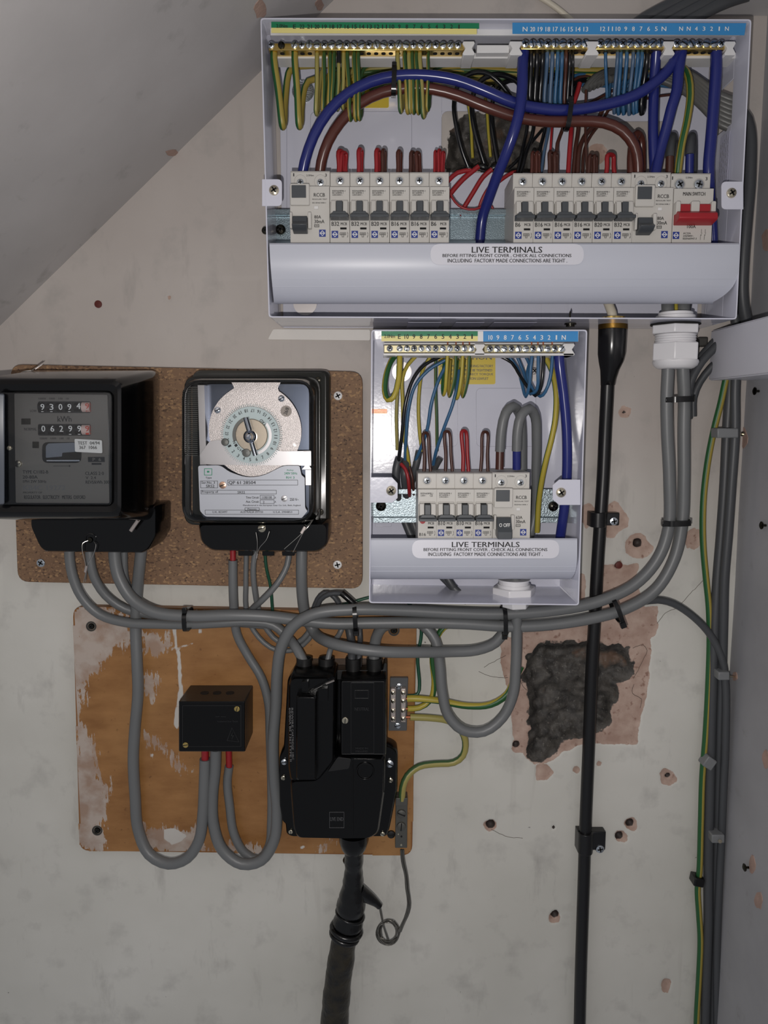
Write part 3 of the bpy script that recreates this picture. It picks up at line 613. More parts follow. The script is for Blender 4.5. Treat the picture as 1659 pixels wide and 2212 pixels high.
for nx, lb in ((NX1, 'brass neutral bar, leftmost of three'), (NX2, 'brass neutral bar, middle of three'), (NX3, 'brass neutral bar, rightmost of three')):
    bar(up, 'neutral_bar', nx[0]-9, nx[-1]+9, 90, 107, .052, .064, nx, 95, M['brass'], 8.6, label=lb)
LE = [842] + [863.5 + 15.5*i for i in range(11)]; LN = [1058 + 15.55*i for i in range(11)]
bar(lo, 'earth_bar', 829, 1027, 745, 762, .052, .064, LE, 753, mat('bright_brass', (244, 232, 190), .2, .9), 7, label='brass earth bar of the narrow box'); bar(lo, 'neutral_bar', 1046, 1222, 745, 762, .052, .064, LN, 753.5, bpy.data.materials['bright_brass'], 7.6, label='brass neutral bar of the narrow box')
# plastic bar carriers with number strips
def lug(mb, x0, x1, y0, y1, d0, d1):
    w = (x1-x0); mb.prism(pw([(x0, y1), (x1, y1), (x1+2, y1-(y1-y0)*.12), (x1-w*.2, (y0+y1)/2), (x1+2, y0+(y1-y0)*.15), (x1, y0), (x0, y0), (x0-2, y0+(y1-y0)*.15), (x0+w*.2, (y0+y1)/2), (x0-2, y1-(y1-y0)*.12)], d1), d0, d1)
mb = MB()
for x0, x1 in ((1001, 1024), (1102, 1127), (1266, 1292), (1434, 1456), (1567, 1588)): lug(mb, x0, x1, 89, 119, .040, .066)
mb.rectpx(584, 114, 1590, 126, .034, .052); mb.rectpx(1030, 97, 1100, 114, .05, .060)
part('bar_carrier', mb, M['plastic'], up, bevel=.0004)
mb = MB(); mb.rectpx(584, 47, 1600, 76, .060, .0615)
ca = part('number_strip_holder', mb, M['plastic'], up, bevel=.0003)
def strip(t, pc, name, mb_m, quad, d): mb = MB(); mb.prism(pw(quad, d), d-.0003, d); return part(name, mb, mb_m, pc)
strip(up, ca, 'green_strip', M['lgreen'], [(586,60),(1035,62),(1035,50),(586,47)], .0751); strip(up, ca, 'yellow_strip', M['lyellow'], [(586,71),(1030,74),(1030,62),(586,60)], .0751); strip(up, ca, 'blue_strip', M['lblue_lab'], [(1107,73),(1608,76),(1612,50),(1107,49)], .0751)
mb = MB(); mb.textpx('2.0Nm', 597, 52, 621, 60, .0754)
for k, n in enumerate(['E'] + list(range(22, 0, -1))):
    x = 636 + k*16.2 - (0 if k < 12 else (k-11)*.1); hw = 3 if n == 'E' else (5 if n > 9 else 2.4 if n > 1 else 1.1); mb.textpx(str(n), x-hw, 53, x+hw, 62, .0754)
part('terminal_numbers', mb, M['ink'], ca)
mb = MB()
for k, n in enumerate(['N', 20, 19, 18, 17, 16, 15, 14, 13]): mb.textpx(str(n), 1134+16.4*k-5, 58, 1134+16.4*k+5, 68, .0754)
for k, n in enumerate([12, 11, 10, 9, 8, 7, 6, 5, 'N']): hw = 5 if n in (12, 11, 10, 'N') else 2.8; mb.textpx(str(n), 1302+16.5*k-hw, 57.5, 1302+16.5*k+hw, 67, .0754)
for k, n in enumerate(['N', 'N', 4, 3, 2, 1, 'N']): hw = 4 if n == 'N' else 2.8 if n > 1 else 1.2; mb.textpx(str(n), 1471+16.5*k-hw, 57.5, 1471+16.5*k+hw, 66.5, .0754)
part('terminal_numbers', mb, M['inkw'], ca, label='white numbers')
mb = MB(); lug(mb, 1026, 1046, 743, 767, .040, .066); lug(mb, 1218, 1240, 742, 768, .040, .066); mb.rectpx(828, 763, 1240, 768, .036, .066).rectpx(828, 740, 1240, 744, .036, .055)
part('bar_carrier', mb, M['plastic'], lo, bevel=.0004)
mb = MB(); mb.rectpx(824, 714, 1250, 738, .0725, .0738); ca = part('number_strip_holder', mb, M['plastic'], lo, bevel=.0003)
strip(lo, ca, 'green_strip', M['lgreen'], rect(824, 715, 1032, 726), .0741); strip(lo, ca, 'yellow_strip', M['lyellow'], rect(824, 726, 1032, 737), .0741); strip(lo, ca, 'blue_strip', M['lblue_lab'], rect(1044, 715, 1249, 738), .0741)
mb = MB(); mb.textpx('2.0Nm', 830, 722.5, 853, 730, .0744)
for k, n in enumerate(['E'] + list(range(10, 0, -1))): hw = 1.3 if n == 1 else 2.8 if n != 10 else 4.5; mb.textpx(str(n), 862.5+15.7*k-hw, 722, 862.5+15.7*k+hw, 732, .0744)
part('terminal_numbers', mb, M['ink'], ca); mb = MB()
for k, n in enumerate(list(range(10, 0, -1)) + ['N']): hw = 1.3 if n == 1 else 2.8 if n not in (10, 'N') else 4.3; mb.textpx(str(n), 1059.5+15.8*k-hw, 724, 1059.5+15.8*k+hw, 734, .0744)
part('terminal_numbers', mb, M['inkw'], ca, label='white numbers')
# printed stickers on the back panels and on the right-hand side
mb = MB(); mb.prism(rnd(pw(rect(947, 740, 1070, 830), .0036), .002), .0035, .0038); s = part('caution_sticker', mb, M['warn'], lo)
mb = MB(); mb.textpx('CAUTION', 976, 766, 1062, 777, .0041)
for t, y, x0, x1 in (('ALL TERMINALS INCLUDING FACTORY', 788, 951, 1065), ('CONNECTIONS MUST BE TIGHTENED', 797, 955, 1063), ('TO THE CORRECT TORQUE', 806, 970, 1065), ('SEE INSTRUCTION LEAFLET', 815, 972, 1055)): mb.textpx(t, x0, y, x1, y+5.5, .0041)
part('caution_print', mb, M['faint'], lo)
mb = MB(); mb.prism(rnd(pw(rect(740, 165, 840, 233), .0036), .002), .0035, .0038); part('caution_sticker', mb, M['warn'], up)
x = P(1592, 400, .05).x; mb = MB(); q0, q1 = PR(1, 1), 0
xs = max(bx)-.0075; ym = -.040; z0, z1 = P(1570, 400, .04).z, P(1570, 292, .04).z
mb = MB(); mb.box(xs+.0035, xs+.0038, -.052, -.032, z0, z1)
part('side_label', mb, mat('label_grey', (196, 196, 214), .4), up)
mb = MB(); r_ = random.Random(3)
for k in range(5):
    yy = -.050 + k*.0036; z = z0 + .004
    while z < z1 - .006:
        L = r_.uniform(.001, .005); mb.box(xs+.0032, xs+.0035, yy, yy+.0009, z, z+L); z += L + r_.uniform(.001, .004)
tag(part('side_label_print', mb, mat('pale_print', (140, 140, 150), .6), up), kind='stuff')
mb = MB(); q = P(822, 888, .012); q2 = P(835, 892, .012); 
for k in range(3): mb.rectpx(807, 884+k*3.4, 836, 886.4+k*3.4, .004, .008)
part('copper_strip', mb, M['copper'], lo)

# ------------------------------------------------------------------ breakers (local x across, z from the step at the top of the front face)
K = P(0, 403, .072).z; KP = 1/2446
def zs_(y): return (403-y)*KP
def loc_thing(name, label, cat, group=None):
    t = thing(name, label, cat, (0, 0, 0), group); return t
def Z3(x0, cx): return None
def lx_(X, c): return (X-c)*.0001331
def body(mb, w, top=.0142, depth=.070):
    h = w/2 - .0001
    mb.box(-h, h, -.0615, -.012, 0, top)               # upper terminal block
    mb.mat(1).box(-h, h, -.0620, -.012, top-.0006, top+.0004).mat(0)
    mb.box(-h, h, -depth, -.012, -.0500, 0); mb.box(-h, h, -.060, -.012, -.066, -.050)
def mcb_logo(mb, x, z, s=.0029, d=.0703):               # blue square with a white lozenge
    mb.mat(0).prism([(x-s, z-s*1.05), (x+s, z-s*1.05), (x+s, z+s*1.05), (x-s, z+s*1.05)], d-.0002, d)
    mb.mat(1); o = [(x, z-s*.85), (x+s*.85, z), (x, z+s*.85), (x-s*.85, z)]; i = [(x, z-s*.6), (x+s*.6, z), (x, z+s*.6), (x-s*.6, z)]
    mb.ringprism(o, i, d, d+.0001); mb.prism([(x-s*.5, z-s*.12), (x+s*.5, z-s*.12), (x+s*.5, z+s*.12), (x-s*.5, z+s*.12)], d, d+.0001)
def make_mcb(label, rating, group, variant=0):
    t = loc_thing('circuit_breaker', label, 'circuit breaker', group)
    w = .01765; mb = MB(); body(mb, w); hs = part('housing', mb, [M['mcb'], M['mcb2']], t, bevel=.0004)
    mb = MB()
    for s in (-1, 1):                                  # cheeks either side of the lever slot
        xa, xb = (.0031, .0074); a, b = sorted((s*xa, s*xb)); mb.loft([[(a, -.0695, -.0255), (b, -.0695, -.0255), (b, -.0695, -.0120), (a, -.0695, -.0120)], [(a, -.0765, -.0235), (b, -.0765, -.0235), (b, -.0745, -.0130), (a, -.0745, -.0130)]])
        a, b = sorted((s*.0074, s*.0084)); mb.box(a, b, -.0735, -.0695, -.0250, -.0140)
    mb.box(-.0074, .0074, -.0715, -.0695, -.0128, -.0115); part('lever_guard', mb, M['mcb'], t, bevel=.0005)
    mb = MB(); mb.mat(1).box(-.0029, .0029, -.0702, -.0695, -.0260, -.0128).mat(0); mb.box(-.0027, .0027, -.0770, -.0695, -.0250, -.0138)
    mb.loft([[(-.0082, -.0700, -.0290), (.0082, -.0700, -.0290), (.0082, -.0700, -.0235), (-.0082, -.0700, -.0235)], [(-.0080, -.0820, -.0285), (.0080, -.0820, -.0285), (.0080, -.0820, -.0262), (-.0080, -.0820, -.0262)]])
    mb.loft([[(-.0080, -.0785, -.0265), (.0080, -.0785, -.0265), (.0080, -.0700, -.0250), (-.0080, -.0700, -.0250)], [(-.0052, -.0785, -.0228), (.0052, -.0785, -.0228), (.0052, -.0700, -.0228), (-.0052, -.0700, -.0228)]])
    part('lever', mb, [M['lever'], M['hole']], t, bevel=.0004)
    mb = MB(); c = (0, -.0616, .0074); mb.mat(2).ringprism(*[[(math.cos(a*.3927)*r, .0074+math.sin(a*.3927)*r) for a in range(16)] for r in (.0042, .0038)], .0614, .0618); pozi(mb, c, .0034, rot=random.uniform(0, 1.5), h=.3)
    part('terminal_screw', mb, [M['zinc'], M['hole'], M['mcb2']], t)
    mb = MB(); d = .0703; ms = mb; mb2 = MB()
    if variant == 0:
        for i, (s, x1) in enumerate((('BSEN60898-1', .0050), ('IEC60898-1', .0032), ('230/240V~', .0026))): mb.text(s, -.0064, x1, -.0044-.0017*i, -.0031-.0017*i, d)
        mb2.text(rating, -.0073, -.0073+.0022*len(rating), -.0336, -.0300, d)
    else:
        mb.text('BSEN60898-1', -.0064, .0050, -.0046, -.0031, d); mb.text('230V~', -.0064, -.0012, -.0066, -.0051, d); mb.text('CE', .0022, .0048, -.0068, -.0048, d); mb2.text(rating, -.0074, -.0014, -.0437, -.0408, d)
    part('standards_print', ms, M['ink'], t); mb = mb2
    mb.text('MCB', .0008, .0062, -.0330, -.0306, d); m2 = MB(); m2.box(.0004, .0060, -.0704, -.0702, -.0366, -.0349); part('indicator_slot', m2, M['hole'], t)
    lp = [(.0000, -.0396, .0054, -.0393), (.0000, -.0414, .0054, -.0411), (.0000, -.0414, .0003, -.0393), (.0051, -.0414, .0054, -.0393), (.0018, -.0432, .0036, -.0429), (.0018, -.0432, .0021, -.0414), (.0033, -.0432, .0036, -.0414), (.0068, -.0400, .0071, -.0388), (.0071, -.0410, .0074, -.0400), (.0066, -.0435, .0069, -.0424), (.0070, -.0426, .0073, -.0414)]
    for x0, z0, x1, z1 in lp: mb.box(x0, x1, -.0704, -.0702, z0, z1)
    mb.text('6000', .0008, .0046, -.0409, -.0398, d)
    part('print', mb, [M['ink'], M['hole']], t)
    if variant == 0:
        mb = MB(); mcb_logo(mb, -.0044, -.0408); part('logo', mb, [M['logo'], M['inkw']], t, label='blue square emblem with white lozenge')
    else:
        mb = MB(); mb.lathe([(.0026, 0), (.0026, .0008), (.0001, .0009)], (-.0044, -.0702, -.0296), n=16); part('indicator', mb, M['red'], t, label='red and black button')
    return t
def copy_tree(o, parent=None):
    c = o.copy(); COL.objects.link(c)
    if parent: c.parent = parent
    for ch in list(o.children): copy_tree(ch, c)
    return c
def place(t, xpx, ystep, d=.070):
    p = P(xpx, ystep, d); t.location = (p.x, 0, p.z)
def make_rccb(label, amps, lower=False):
    t = loc_thing('residual_current_breaker', label, 'circuit breaker'); w = .0353
    mb = MB(); body(mb, w, .0148); part('housing', mb, [M['mcb'], M['mcb2']], t, bevel=.0004)
    X = lambda v: (v-332)*.0001331; Z = lambda v: (160-v)*.0001331; d = .0703
    mb = MB(); o = rnd([(X(205), Z(287)), (X(333), Z(287)), (X(333), Z(150)), (X(205), Z(150))], .0012, 3); mb.prism(o, .0695, .0735); part('button_bezel', mb, M['mcb'], t, bevel=.0006)
    mb = MB(); mb.prism([(X(216), Z(242)), (X(311), Z(242)), (X(311), Z(162)), (X(216), Z(162))], .0734, .0742); part('test_button', mb, M['lever'], t, bevel=.0003)
    mb = MB()
    for a, b in ((203, 219), (322, 346)): mb.prism(rnd([(X(a), Z(440)), (X(b), Z(440)), (X(b), Z(335)), (X(a), Z(335))], .001, 3), .0695, .0760)
    part('lever_guard', mb, M['mcb'], t, bevel=.0006)
    mb = MB(); 
    if not lower: mb.loft([[(X(222), -.0695, Z(468)), (X(318), -.0695, Z(468)), (X(318), -.0695, Z(360)), (X(222), -.0695, Z(360))], [(X(222), -.079, Z(455)), (X(318), -.079, Z(455)), (X(318), -.076, Z(362)), (X(222), -.076, Z(362))], [(X(222), -.084, Z(428)), (X(318), -.084, Z(428)), (X(318), -.078, Z(400)), (X(222), -.078, Z(400))]])
    else: mb.loft([[(X(220), -.0695, Z(480)), (X(320), -.0695, Z(480)), (X(320), -.0695, Z(352)), (X(220), -.0695, Z(352))], [(X(220), -.0740, Z(490)), (X(320), -.0740, Z(490)), (X(320), -.0760, Z(352)), (X(220), -.0760, Z(352))], [(X(220), -.0850, Z(494)), (X(320), -.0850, Z(494)), (X(320), -.0850, Z(445)), (X(220), -.0850, Z(445))]])
    part('lever', mb, M['lever'], t, bevel=.0006)
    if lower: mb = MB(); mb.text('O OFF', X(232), X(306), Z(412), Z(386), .0822); part('lever_print', mb, M['inkw'], t)
    mb = MB(); mb.text('RCCB', X(360), X(433), Z(228), Z(205), d); mb.text('REGULAR TEST', X(350), X(448), Z(248), Z(240), d); mb.text('BSEN61008-1' if lower else 'IEC/EN61008-1', X(350), X(440), Z(271), Z(263), d)
    mb.text(amps, X(362), X(406), Z(368), Z(347), d); mb.text('30mA', X(362), X(428), Z(398), Z(375), d)
    mb.ringprism([(X(362), Z(423)), (X(394), Z(423)), (X(394), Z(405)), (X(362), Z(405))], [(X(365), Z(420)), (X(391), Z(420)), (X(391), Z(408)), (X(365), Z(408))], d-.0001, d+.0001); mb.box(X(368), X(388), -.0704, -.0702, Z(415), Z(413))
    mb.text('1', X(218), X(224), Z(80), Z(60), .0618); mb.text('3', X(431), X(442), Z(82), Z(62), .0618); mb.text('2.5Nm', X(306), X(355), Z(79), Z(68), .0618)
    part('print', mb, M['ink'], t)
    mb = MB(); mb.box(X(362), X(389), -.0712, -.0699, Z(308), Z(289)); part('indicator_window', mb, M['plastic'], t, bevel=.0002)
    mb = MB(); mcb_logo(mb, X(415), Z(462)); part('logo', mb, [M['logo'], M['inkw']], t, label='blue square emblem with white lozenge')
    for xx in (265, 400):
        mb = MB(); zc = Z(118); mb.mat(2); mb.ringprism(*[[(X(xx)+math.cos(a*.3927)*r, zc+.0006+math.sin(a*.3927)*r*1.1) for a in range(16)] for r in (.0056, .0053)], .0614, .0617); pozi(mb, (X(xx), -.0616, zc), .0032, rot=random.uniform(0, 1.5), h=.3)
        part('terminal_screw', mb, [M['zinc'], M['hole'], M['mcb2']], t)
    return t
def make_main(label):
    t = loc_thing('main_switch', label, 'switch'); w = .0353; mb = MB(); body(mb, w, .0148); part('housing', mb, [M['mcb'], M['mcb2']], t, bevel=.0004)
    X = lambda v: (v-1204)*.0001427; Z = lambda v: (168-v)*.0001427; d = .0703; mb = MB()
    for a, b in ((1082, 1110), (1176, 1228), (1300, 1328)): mb.prism(rnd([(X(a), Z(332)), (X(b), Z(332)), (X(b), Z(254)), (X(a), Z(254))], .0015, 3), .0695, .0765)
    part('lever_guard', mb, M['mcb'], t, bevel=.0006)
    mb = MB()
    for a, b in ((1109, 1176), (1228, 1300)): mb.box(X(a), X(b), -.0745, -.0695, Z(335), Z(268))
    mb.loft([[(X(1085), -.0695, Z(390)), (X(1325), -.0695, Z(390)), (X(1325), -.0695, Z(322)), (X(1085), -.0695, Z(322))], [(X(1085), -.082, Z(374)), (X(1325), -.082, Z(374)), (X(1325), -.078, Z(318)), (X(1085), -.078, Z(318))], [(X(1087), -.0835, Z(364)), (X(1323), -.0835, Z(364)), (X(1323), -.0825, Z(335)), (X(1087), -.0825, Z(335))]])
    part('lever', mb, M['red'], t, label='wide red lever', bevel=.0006)
    mb = MB(); mb.text('MAIN SWITCH', X(1136), X(1273), Z(212), Z(190), d); mb.text('1', X(1085), X(1090), Z(100), Z(80), .0618); mb.text('3', X(1294), X(1306), Z(104), Z(84), .0618); mb.text('2.5Nm', X(1170), X(1212), Z(92), Z(82), .0618); part('name_print', mb, M['ink'], t); mb = MB(); mb.text('100A', X(1170), X(1224), Z(406), Z(387), d)
    for i, (s, x1) in enumerate((('AC22A', 1195), ('230/400V~', 1215), ('BSEN60947-3', 1233))): mb.text(s, X(1148), X(x1), Z(442+16*i), Z(431+16*i), d)
    for k in (0, 1):
        o = X(1256+24*k); mb.box(o, o+.0002, -.0704, -.0702, Z(476), Z(455)); mb.box(o+.0006, o+.0008, -.0704, -.0702, Z(436), Z(412)); mb.add([(o, -.0704, Z(455)), (o+.0002, -.0704, Z(455)), (o+.0016, -.0704, Z(432)), (o+.0014, -.0704, Z(432))], [(0, 1, 2, 3)]); mb.text('o', o, o+.0008, Z(452), Z(444), d)
    part('print', mb, M['ink'], t)
    mb = MB(); mcb_logo(mb, X(1104), Z(449)); part('logo', mb, [M['logo'], M['inkw']], t, label='blue square emblem with white lozenge')
    for xx in (1135, 1255):
        mb = MB(); zc = Z(127); mb.mat(2); mb.ringprism(*[[(X(xx)+math.cos(a*.3927)*r, zc+math.sin(a*.3927)*r) for a in range(16)] for r in (.0052, .0047)], .0614, .0617); pozi(mb, (X(xx), -.0616, zc), .0044, rot=random.uniform(0, 1.5), h=.3)
        part('terminal_screw', mb, [M['zinc'], M['hole'], M['mcb2']], t)
    return t
ORD = ['leftmost', 'second', 'third', 'fourth', 'fifth', 'sixth']
protos = {}
def row(ratings, centres, ystep, where, group):
    for i, (r, x) in enumerate(zip(ratings, centres)):
        lab = f'white {r} breaker with grey lever, {ORD[i]} from left in {where}'
        if r not in protos: t = protos[r] = make_mcb(lab, r.split('#')[0], group, 1 if '#' in r else 0)
        else: t = copy_tree(protos[r])
        t['label'] = lab.replace('#', ''); t['group'] = group; place(t, x, ystep)
row(['B32', 'B32', 'B20', 'B16', 'B16', 'B6'], [733.5, 776.8, 820, 863.3, 906.6, 949.8], 403, 'the wide box left bank', 'breakers in the left bank of the wide box')
row(['B6', 'B16', 'B16', 'B16', 'B20', 'B32'], [1132.5, 1175.5, 1218.5, 1261.5, 1304.8, 1348], 405, 'the wide box right bank', 'breakers in the right bank of the wide box')
row(['B16#', 'B10', 'B10', 'B16'], [923.5, 963.8, 1004.2, 1044.8], 1057, 'the narrow box', 'breakers in the narrow box')
t = make_rccb('two-module RCCB with 80A print at the left end of the wide box', '80A'); place(t, 668.5, 402)
t2 = copy_tree(t); t2['label'] = 'two-module RCCB with 80A print beside the red main switch'; place(t2, 1412.5, 405)
t = make_rccb('two-module RCCB with 63A print and O OFF lever in the narrow box', '63A', True); place(t, 1106.5, 1057)
t = make_main('main switch with wide red lever at the right end of the wide box'); place(t, 1499.5, 407)

# ------------------------------------------------------------------ dual register meter at the left
def rr(x0, y0, x1, y1, r, d, n=4):
    rm = r*mpp((y0+y1)/2, d); return rnd(pw(rect(x0, y0, x1, y1), d), rm, n)
def loftp(mb, rings, **k):                           # rings of ((x, z) polygon, distance off the wall)
    return mb.loft([[(x, -d, z) for x, z in pl] for pl, d in rings], **k)
mt = thing('electricity_meter', 'black two-register kWh meter with grey faceplate at the left edge', 'meter', P(190, 1195, .014))
mb = MB(); R0 = pw([(45, 1125), (340, 1130), (346, 815), (330, 801), (47, 799)], .016)
def mring(x0, y0, x1, y1, r, d): return (rr(x0, y0, x1, y1, r, d, 5), d)
rings = [mring(50, 800, 345, 1128, 16, .0145), mring(47, 800, 341, 1126, 18, .040), mring(36, 803, 331, 1124, 20, .062), mring(-45, 817, 268, 1120, 22, .118), mring(-50, 822, 262, 1114, 20, .1225), mring(-44, 830, 254, 1106, 18, .1240)]
loftp(mb, rings, cap1=False)
IN = [mring(-44, 830, 254, 1106, 18, .1240), mring(6, 846, 241, 1092, 12, .1215), mring(8, 848, 239, 1090, 10, .1060)]
loftp(mb, IN, cap0=False, cap1=True); part('case', mb, M['bake'], mt, smooth=40)
mb = MB(); mb.prism(rnd(pw([(34,1086),(236,1087),(232,853),(31,850)], .1075), .0012, 3), .1062, .1075); fp = part('faceplate', mb, M['mface'], mt)
mb = MB(); loftp(mb, [mring(-6, 846, 242, 1092, 12, .1228), mring(-4, 848, 240, 1090, 12, .1238)]); part('window', mb, M['glass'], mt, label='clear window pane')
mb = MB(); mb.loft([[P(-8, 848, .1215), P(-8, 1092, .1215), P(8, 1092, .1215), P(8, 848, .1215)], [P(-4, 850, .129), P(-4, 1090, .129), P(10, 1088, .127), P(10, 852, .127)]]); part('window_edge', mb, M['lens'], mt, label='side of the moulded window with its bluish reflection coloured in', bevel=.001)  # the glass side's bluish reflection is put into its body colour
D = .1078
for (y0, y1, digs, last) in ((867, 892, '93094', '9'), (916, 941, '06299', '9')):
    mb = MB(); mb.prism(rr(82, y0, 196, y1, 4, D), .1076, D); w = part('register', mb, M['drum'], mt, label='black strip of counter drums')
    for i, c in enumerate(digs):
        x = 91.5 + i*19.4 + (0 if y0 < 900 else 1.8); mb = MB(); mb.tube([P(x-6.5, (y0+y1)/2, .1062), P(x+6.5, (y0+y1)/2, .1062)], .0042, n=20); dr = part('drum', mb, M['drum'], mt)
        mb = MB(); off = -2 if (c == '4' or (y0 > 900)) else 0; mb.textpx(c, x-4, y0+5.5+off, x+4, y0+18.5+off, .1106); nx = str((int(c)+1) % 10) if c != '4' else '5'
        mb.rectpx(x-2.5, y1-3.5, x+2.5, y1-2.2, .1100, .1103) if c in '93' else None
        part('digit', mb, M['inkw'], mt)
    mb = MB(); mb.tube([P(179, (y0+y1)/2, .1064), P(196, (y0+y1)/2, .1064)], .0045, n=20); part('drum', mb, M['drumr'], mt, label='pale tenths drum')
    mb = MB(); mb.textpx(last, 184, y0+4, 192, y0+16, .1110); mb.textpx('C' if y0 < 900 else '-', 185, y0+19, 192, y0+23, .1110)
    for k in range(9): mb.rectpx(193.5, y0+3+k*2.2, 195+(k % 3), y0+3.8+k*2.2, .1108, .1110)
    part('digit', mb, M['inkr'], mt, label='red tenths digit')
mb = MB(); T = lambda s, x0, y0, x1, y1: mb.textpx(s, x0, y0, x1, y1, D, keep=False)
T('kWh', 124, 899, 154, 911); part('print', mb, M['ink'], fp) if False else None
for s, x0, y0, x1, y1 in (('LOW', 65, 885, 79, 890), ('NORMAL', 52, 924, 79, 930), ('TYPE C11B2-B', 49, 1016, 104, 1023), ('20-80A', 49, 1027, 81, 1034), ('1PH 2W 50Hz', 50, 1037, 100, 1043), ('CLASS 2·0', 184, 1019, 224, 1026), ('V  2.4', 185, 1029, 207, 1035), ('REVS/kWh 300', 185, 1038, 236, 1045), ('PROPERTY OF', 50, 1062, 91, 1066), ('REGULATOR   ELECTRICITY   METERS  OXFORD', 52, 1070, 184, 1078), ('10000   1000   100   10', 83, 859, 148, 863), ('10000   1000   100   10', 86, 945, 150, 949)): T(s, x0, y0, x1, y1)
mb.rectpx(115, 1006.2, 149, 1007, .1075, .1077); mb.add([P(149, 1004.5, .1078), P(153, 1006.6, .1078), P(149, 1008.7, .1078)], [(0, 1, 2)])
mb.rectpx(190, 987, 226, 998, .1075, .1077); mb.rectpx(198, 1000, 219, 1004, .1075, .1077); mb.rectpx(200, 988, 216, 996, .1077, .1079) if False else None
o = part('faceplate_print', mb, M['ink'], mt)
mb = MB(); mb.textpx('P  6', 200, 989, 218, 996, .1080); part('faceplate_print', mb, M['mface'], mt, label='knocked-out letters')
mb = MB(); mb.textpx('KB4C 19272', 50, 1048, 141, 1059, D); part('serial_print', mb, M['faint'], mt, label='large grey serial digits')
mb = MB(); mb.prism(rr(46, 904, 66, 917, 1, D), .1076, D); mb.prism(rr(70, 954, 84, 968, 1, D), .1076, D); part('faceplate_slot', mb, M['bscrew'], mt)
mb = MB(); loftp(mb, [(rr(91, 955, 176, 1000, 13, .1077), .1077), (rr(91, 955, 176, 1000, 13, .1078), .1078)]); part('disc_slot', mb, M['hole'], mt, label='dark oblong slot in front of the disc')
mb = MB(); mb.prism(rnd(pw([(99, 989), (134, 986), (134, 978), (163, 976), (161, 956), (104, 958), (99, 964)], .1085), .001, 3), .1079, .1085); part('disc_flag', mb, mat('grey_flag', (112, 118, 128), .3), mt)
mb = MB(); q = P(135, 995, .1080); mb.rectpx(100, 993, 172, 997, .1079, .1088); part('disc', mb, M['chrome'], mt, label='shiny edge of the rotor disc', bevel=.0003)
mb = MB(); mb.prism(rnd(pw([(162, 976), (221, 979), (220, 951), (161, 948)], .1100), .0012, 3), .1092, .1100); ts = part('test_sticker', mb, M['paper'], mt)
mb = MB(); mb.textpx('TEST  04/94', 168, 953.5, 215, 960.5, .1103); mb.textpx('367  1066', 171, 963, 209, 970, .1103); part('sticker_print', mb, M['ink'], ts)
mb = MB(); slot(mb, P(20, 968, .1235), 5*mpp(968, .12), rot=1.3); slot(mb, P(39, 1002, .1080), 8*mpp(1000, .12), rot=.1, h=.5); part('screw', mb, [M['nickel'], M['hole']], mt)
mb = MB(); tp = [(96,1192),(308,1195),(323,1186),(339,1157),(339,1092),(65,1092),(65,1137),(84,1181)]
loftp(mb, [(rnd(pw(tp, .062), .003, 3), .0145), (rnd(pw(tp, .062), .003, 3), .060), (rnd(shrink(pw(tp, .062), .0015), .003, 3), .0625)]); tc = part('terminal_cover', mb, M['bake'], mt, smooth=40)
mb = MB(); c = P(196, 1163, .0625); mb.lathe([(.0052, -.0005), (.0052, .0006), (.0042, .0008), (.0040, -.0002), (.0001, -.0002)], c, n=24); mb.mat(1); slot_c = P(195, 1166, .0628); mb.lathe([(.0026, 0), (.0022, .0012), (.0001, .0014)], slot_c, n=14); part('cover_screw', mb, [M['bake'], M['bscrew']], tc)
def seal(parent, loops, crimp, label='lead seal on twisted wire'):
    mb = MB()
    for L in loops: mb.tube(spline([P(*q) for q in L], .002), .00035, n=6)
    a, b, r = crimp; mb.mat(1); mb.tube([P(*a), P(*b)], r, n=8, flat=.6); part('wire_seal', mb, [M['wire'], M['silver']], parent, label=label)
seal(mt, [[(190,1168,.064),(179,1173,.066),(178,1190,.066),(184,1215,.064),(186,1228,.062)], [(203,1170,.064),(207,1176,.066),(203,1195,.066),(192,1215,.064),(186,1228,.062)], [(186,1232,.062),(181,1258,.06)], [(187,1232,.062),(185,1257,.06)]], ((187,1222,.063),(184,1236,.062), .0013))
seal(mt, [[(318,1097,.075),(309,1108,.072),(296,1128,.07),(283,1146,.068)], [(320,1098,.075),(312,1110,.072),(298,1130,.07)]], ((298,1124,.071),(282,1147,.069), .0018), 'seal hanging off the lower corner')
seal(mt, [[(60,807,.05),(75,796,.052),(95,785,.05)], [(40,808,.05),(52,802,.052),(72,800,.05)]], ((76,797,.052),(92,786,.05), .0009), 'seal wire on top')

# ------------------------------------------------------------------ time switch with the glass cover
ts = thing('time_switch', 'time switch with round 24 hour dial under a glass cover on the chipboard', 'time switch', P(570, 1190, .014))
mb = MB(); loftp(mb, [mring(425, 800, 715, 1135, 16, .0145), mring(425, 800, 714, 1135, 16, .030), mring(420, 800, 709, 1135, 16, .034), mring(416, 804, 704, 1133, 14, .036)]); part('base', mb, M['flange'], ts, smooth=40)
mb = MB(); o = mring(402, 814, 694, 1132, 26, .038); i = (rr(412, 824, 684, 1122, 24, .038, 5), .038); mb.ringprism(o[0], i[0], .036, .046); part('cover_flange', mb, M['flange'], ts, bevel=.001)
mb = MB(); cr = [mring(410, 816, 690, 1130, 30, .046), mring(403, 817, 686, 1129, 34, .070), mring(395, 818, 680, 1130, 40, .094), mring(393, 820, 678, 1129, 40, .102)]; loftp(mb, cr, cap0=False, cap1=False); part('cover_side', mb, M['smoke'], ts, label='smoky sides of the glass cover', smooth=50)
mb = MB(); fr = [mring(393, 820, 678, 1129, 40, .102), mring(397, 824, 674, 1125, 38, .1060), mring(404, 831, 667, 1118, 34, .1080)]; loftp(mb, fr, cap0=False, cap1=True); part('cover_front', mb, M['glass'], ts, label='clear glass front', smooth=50)
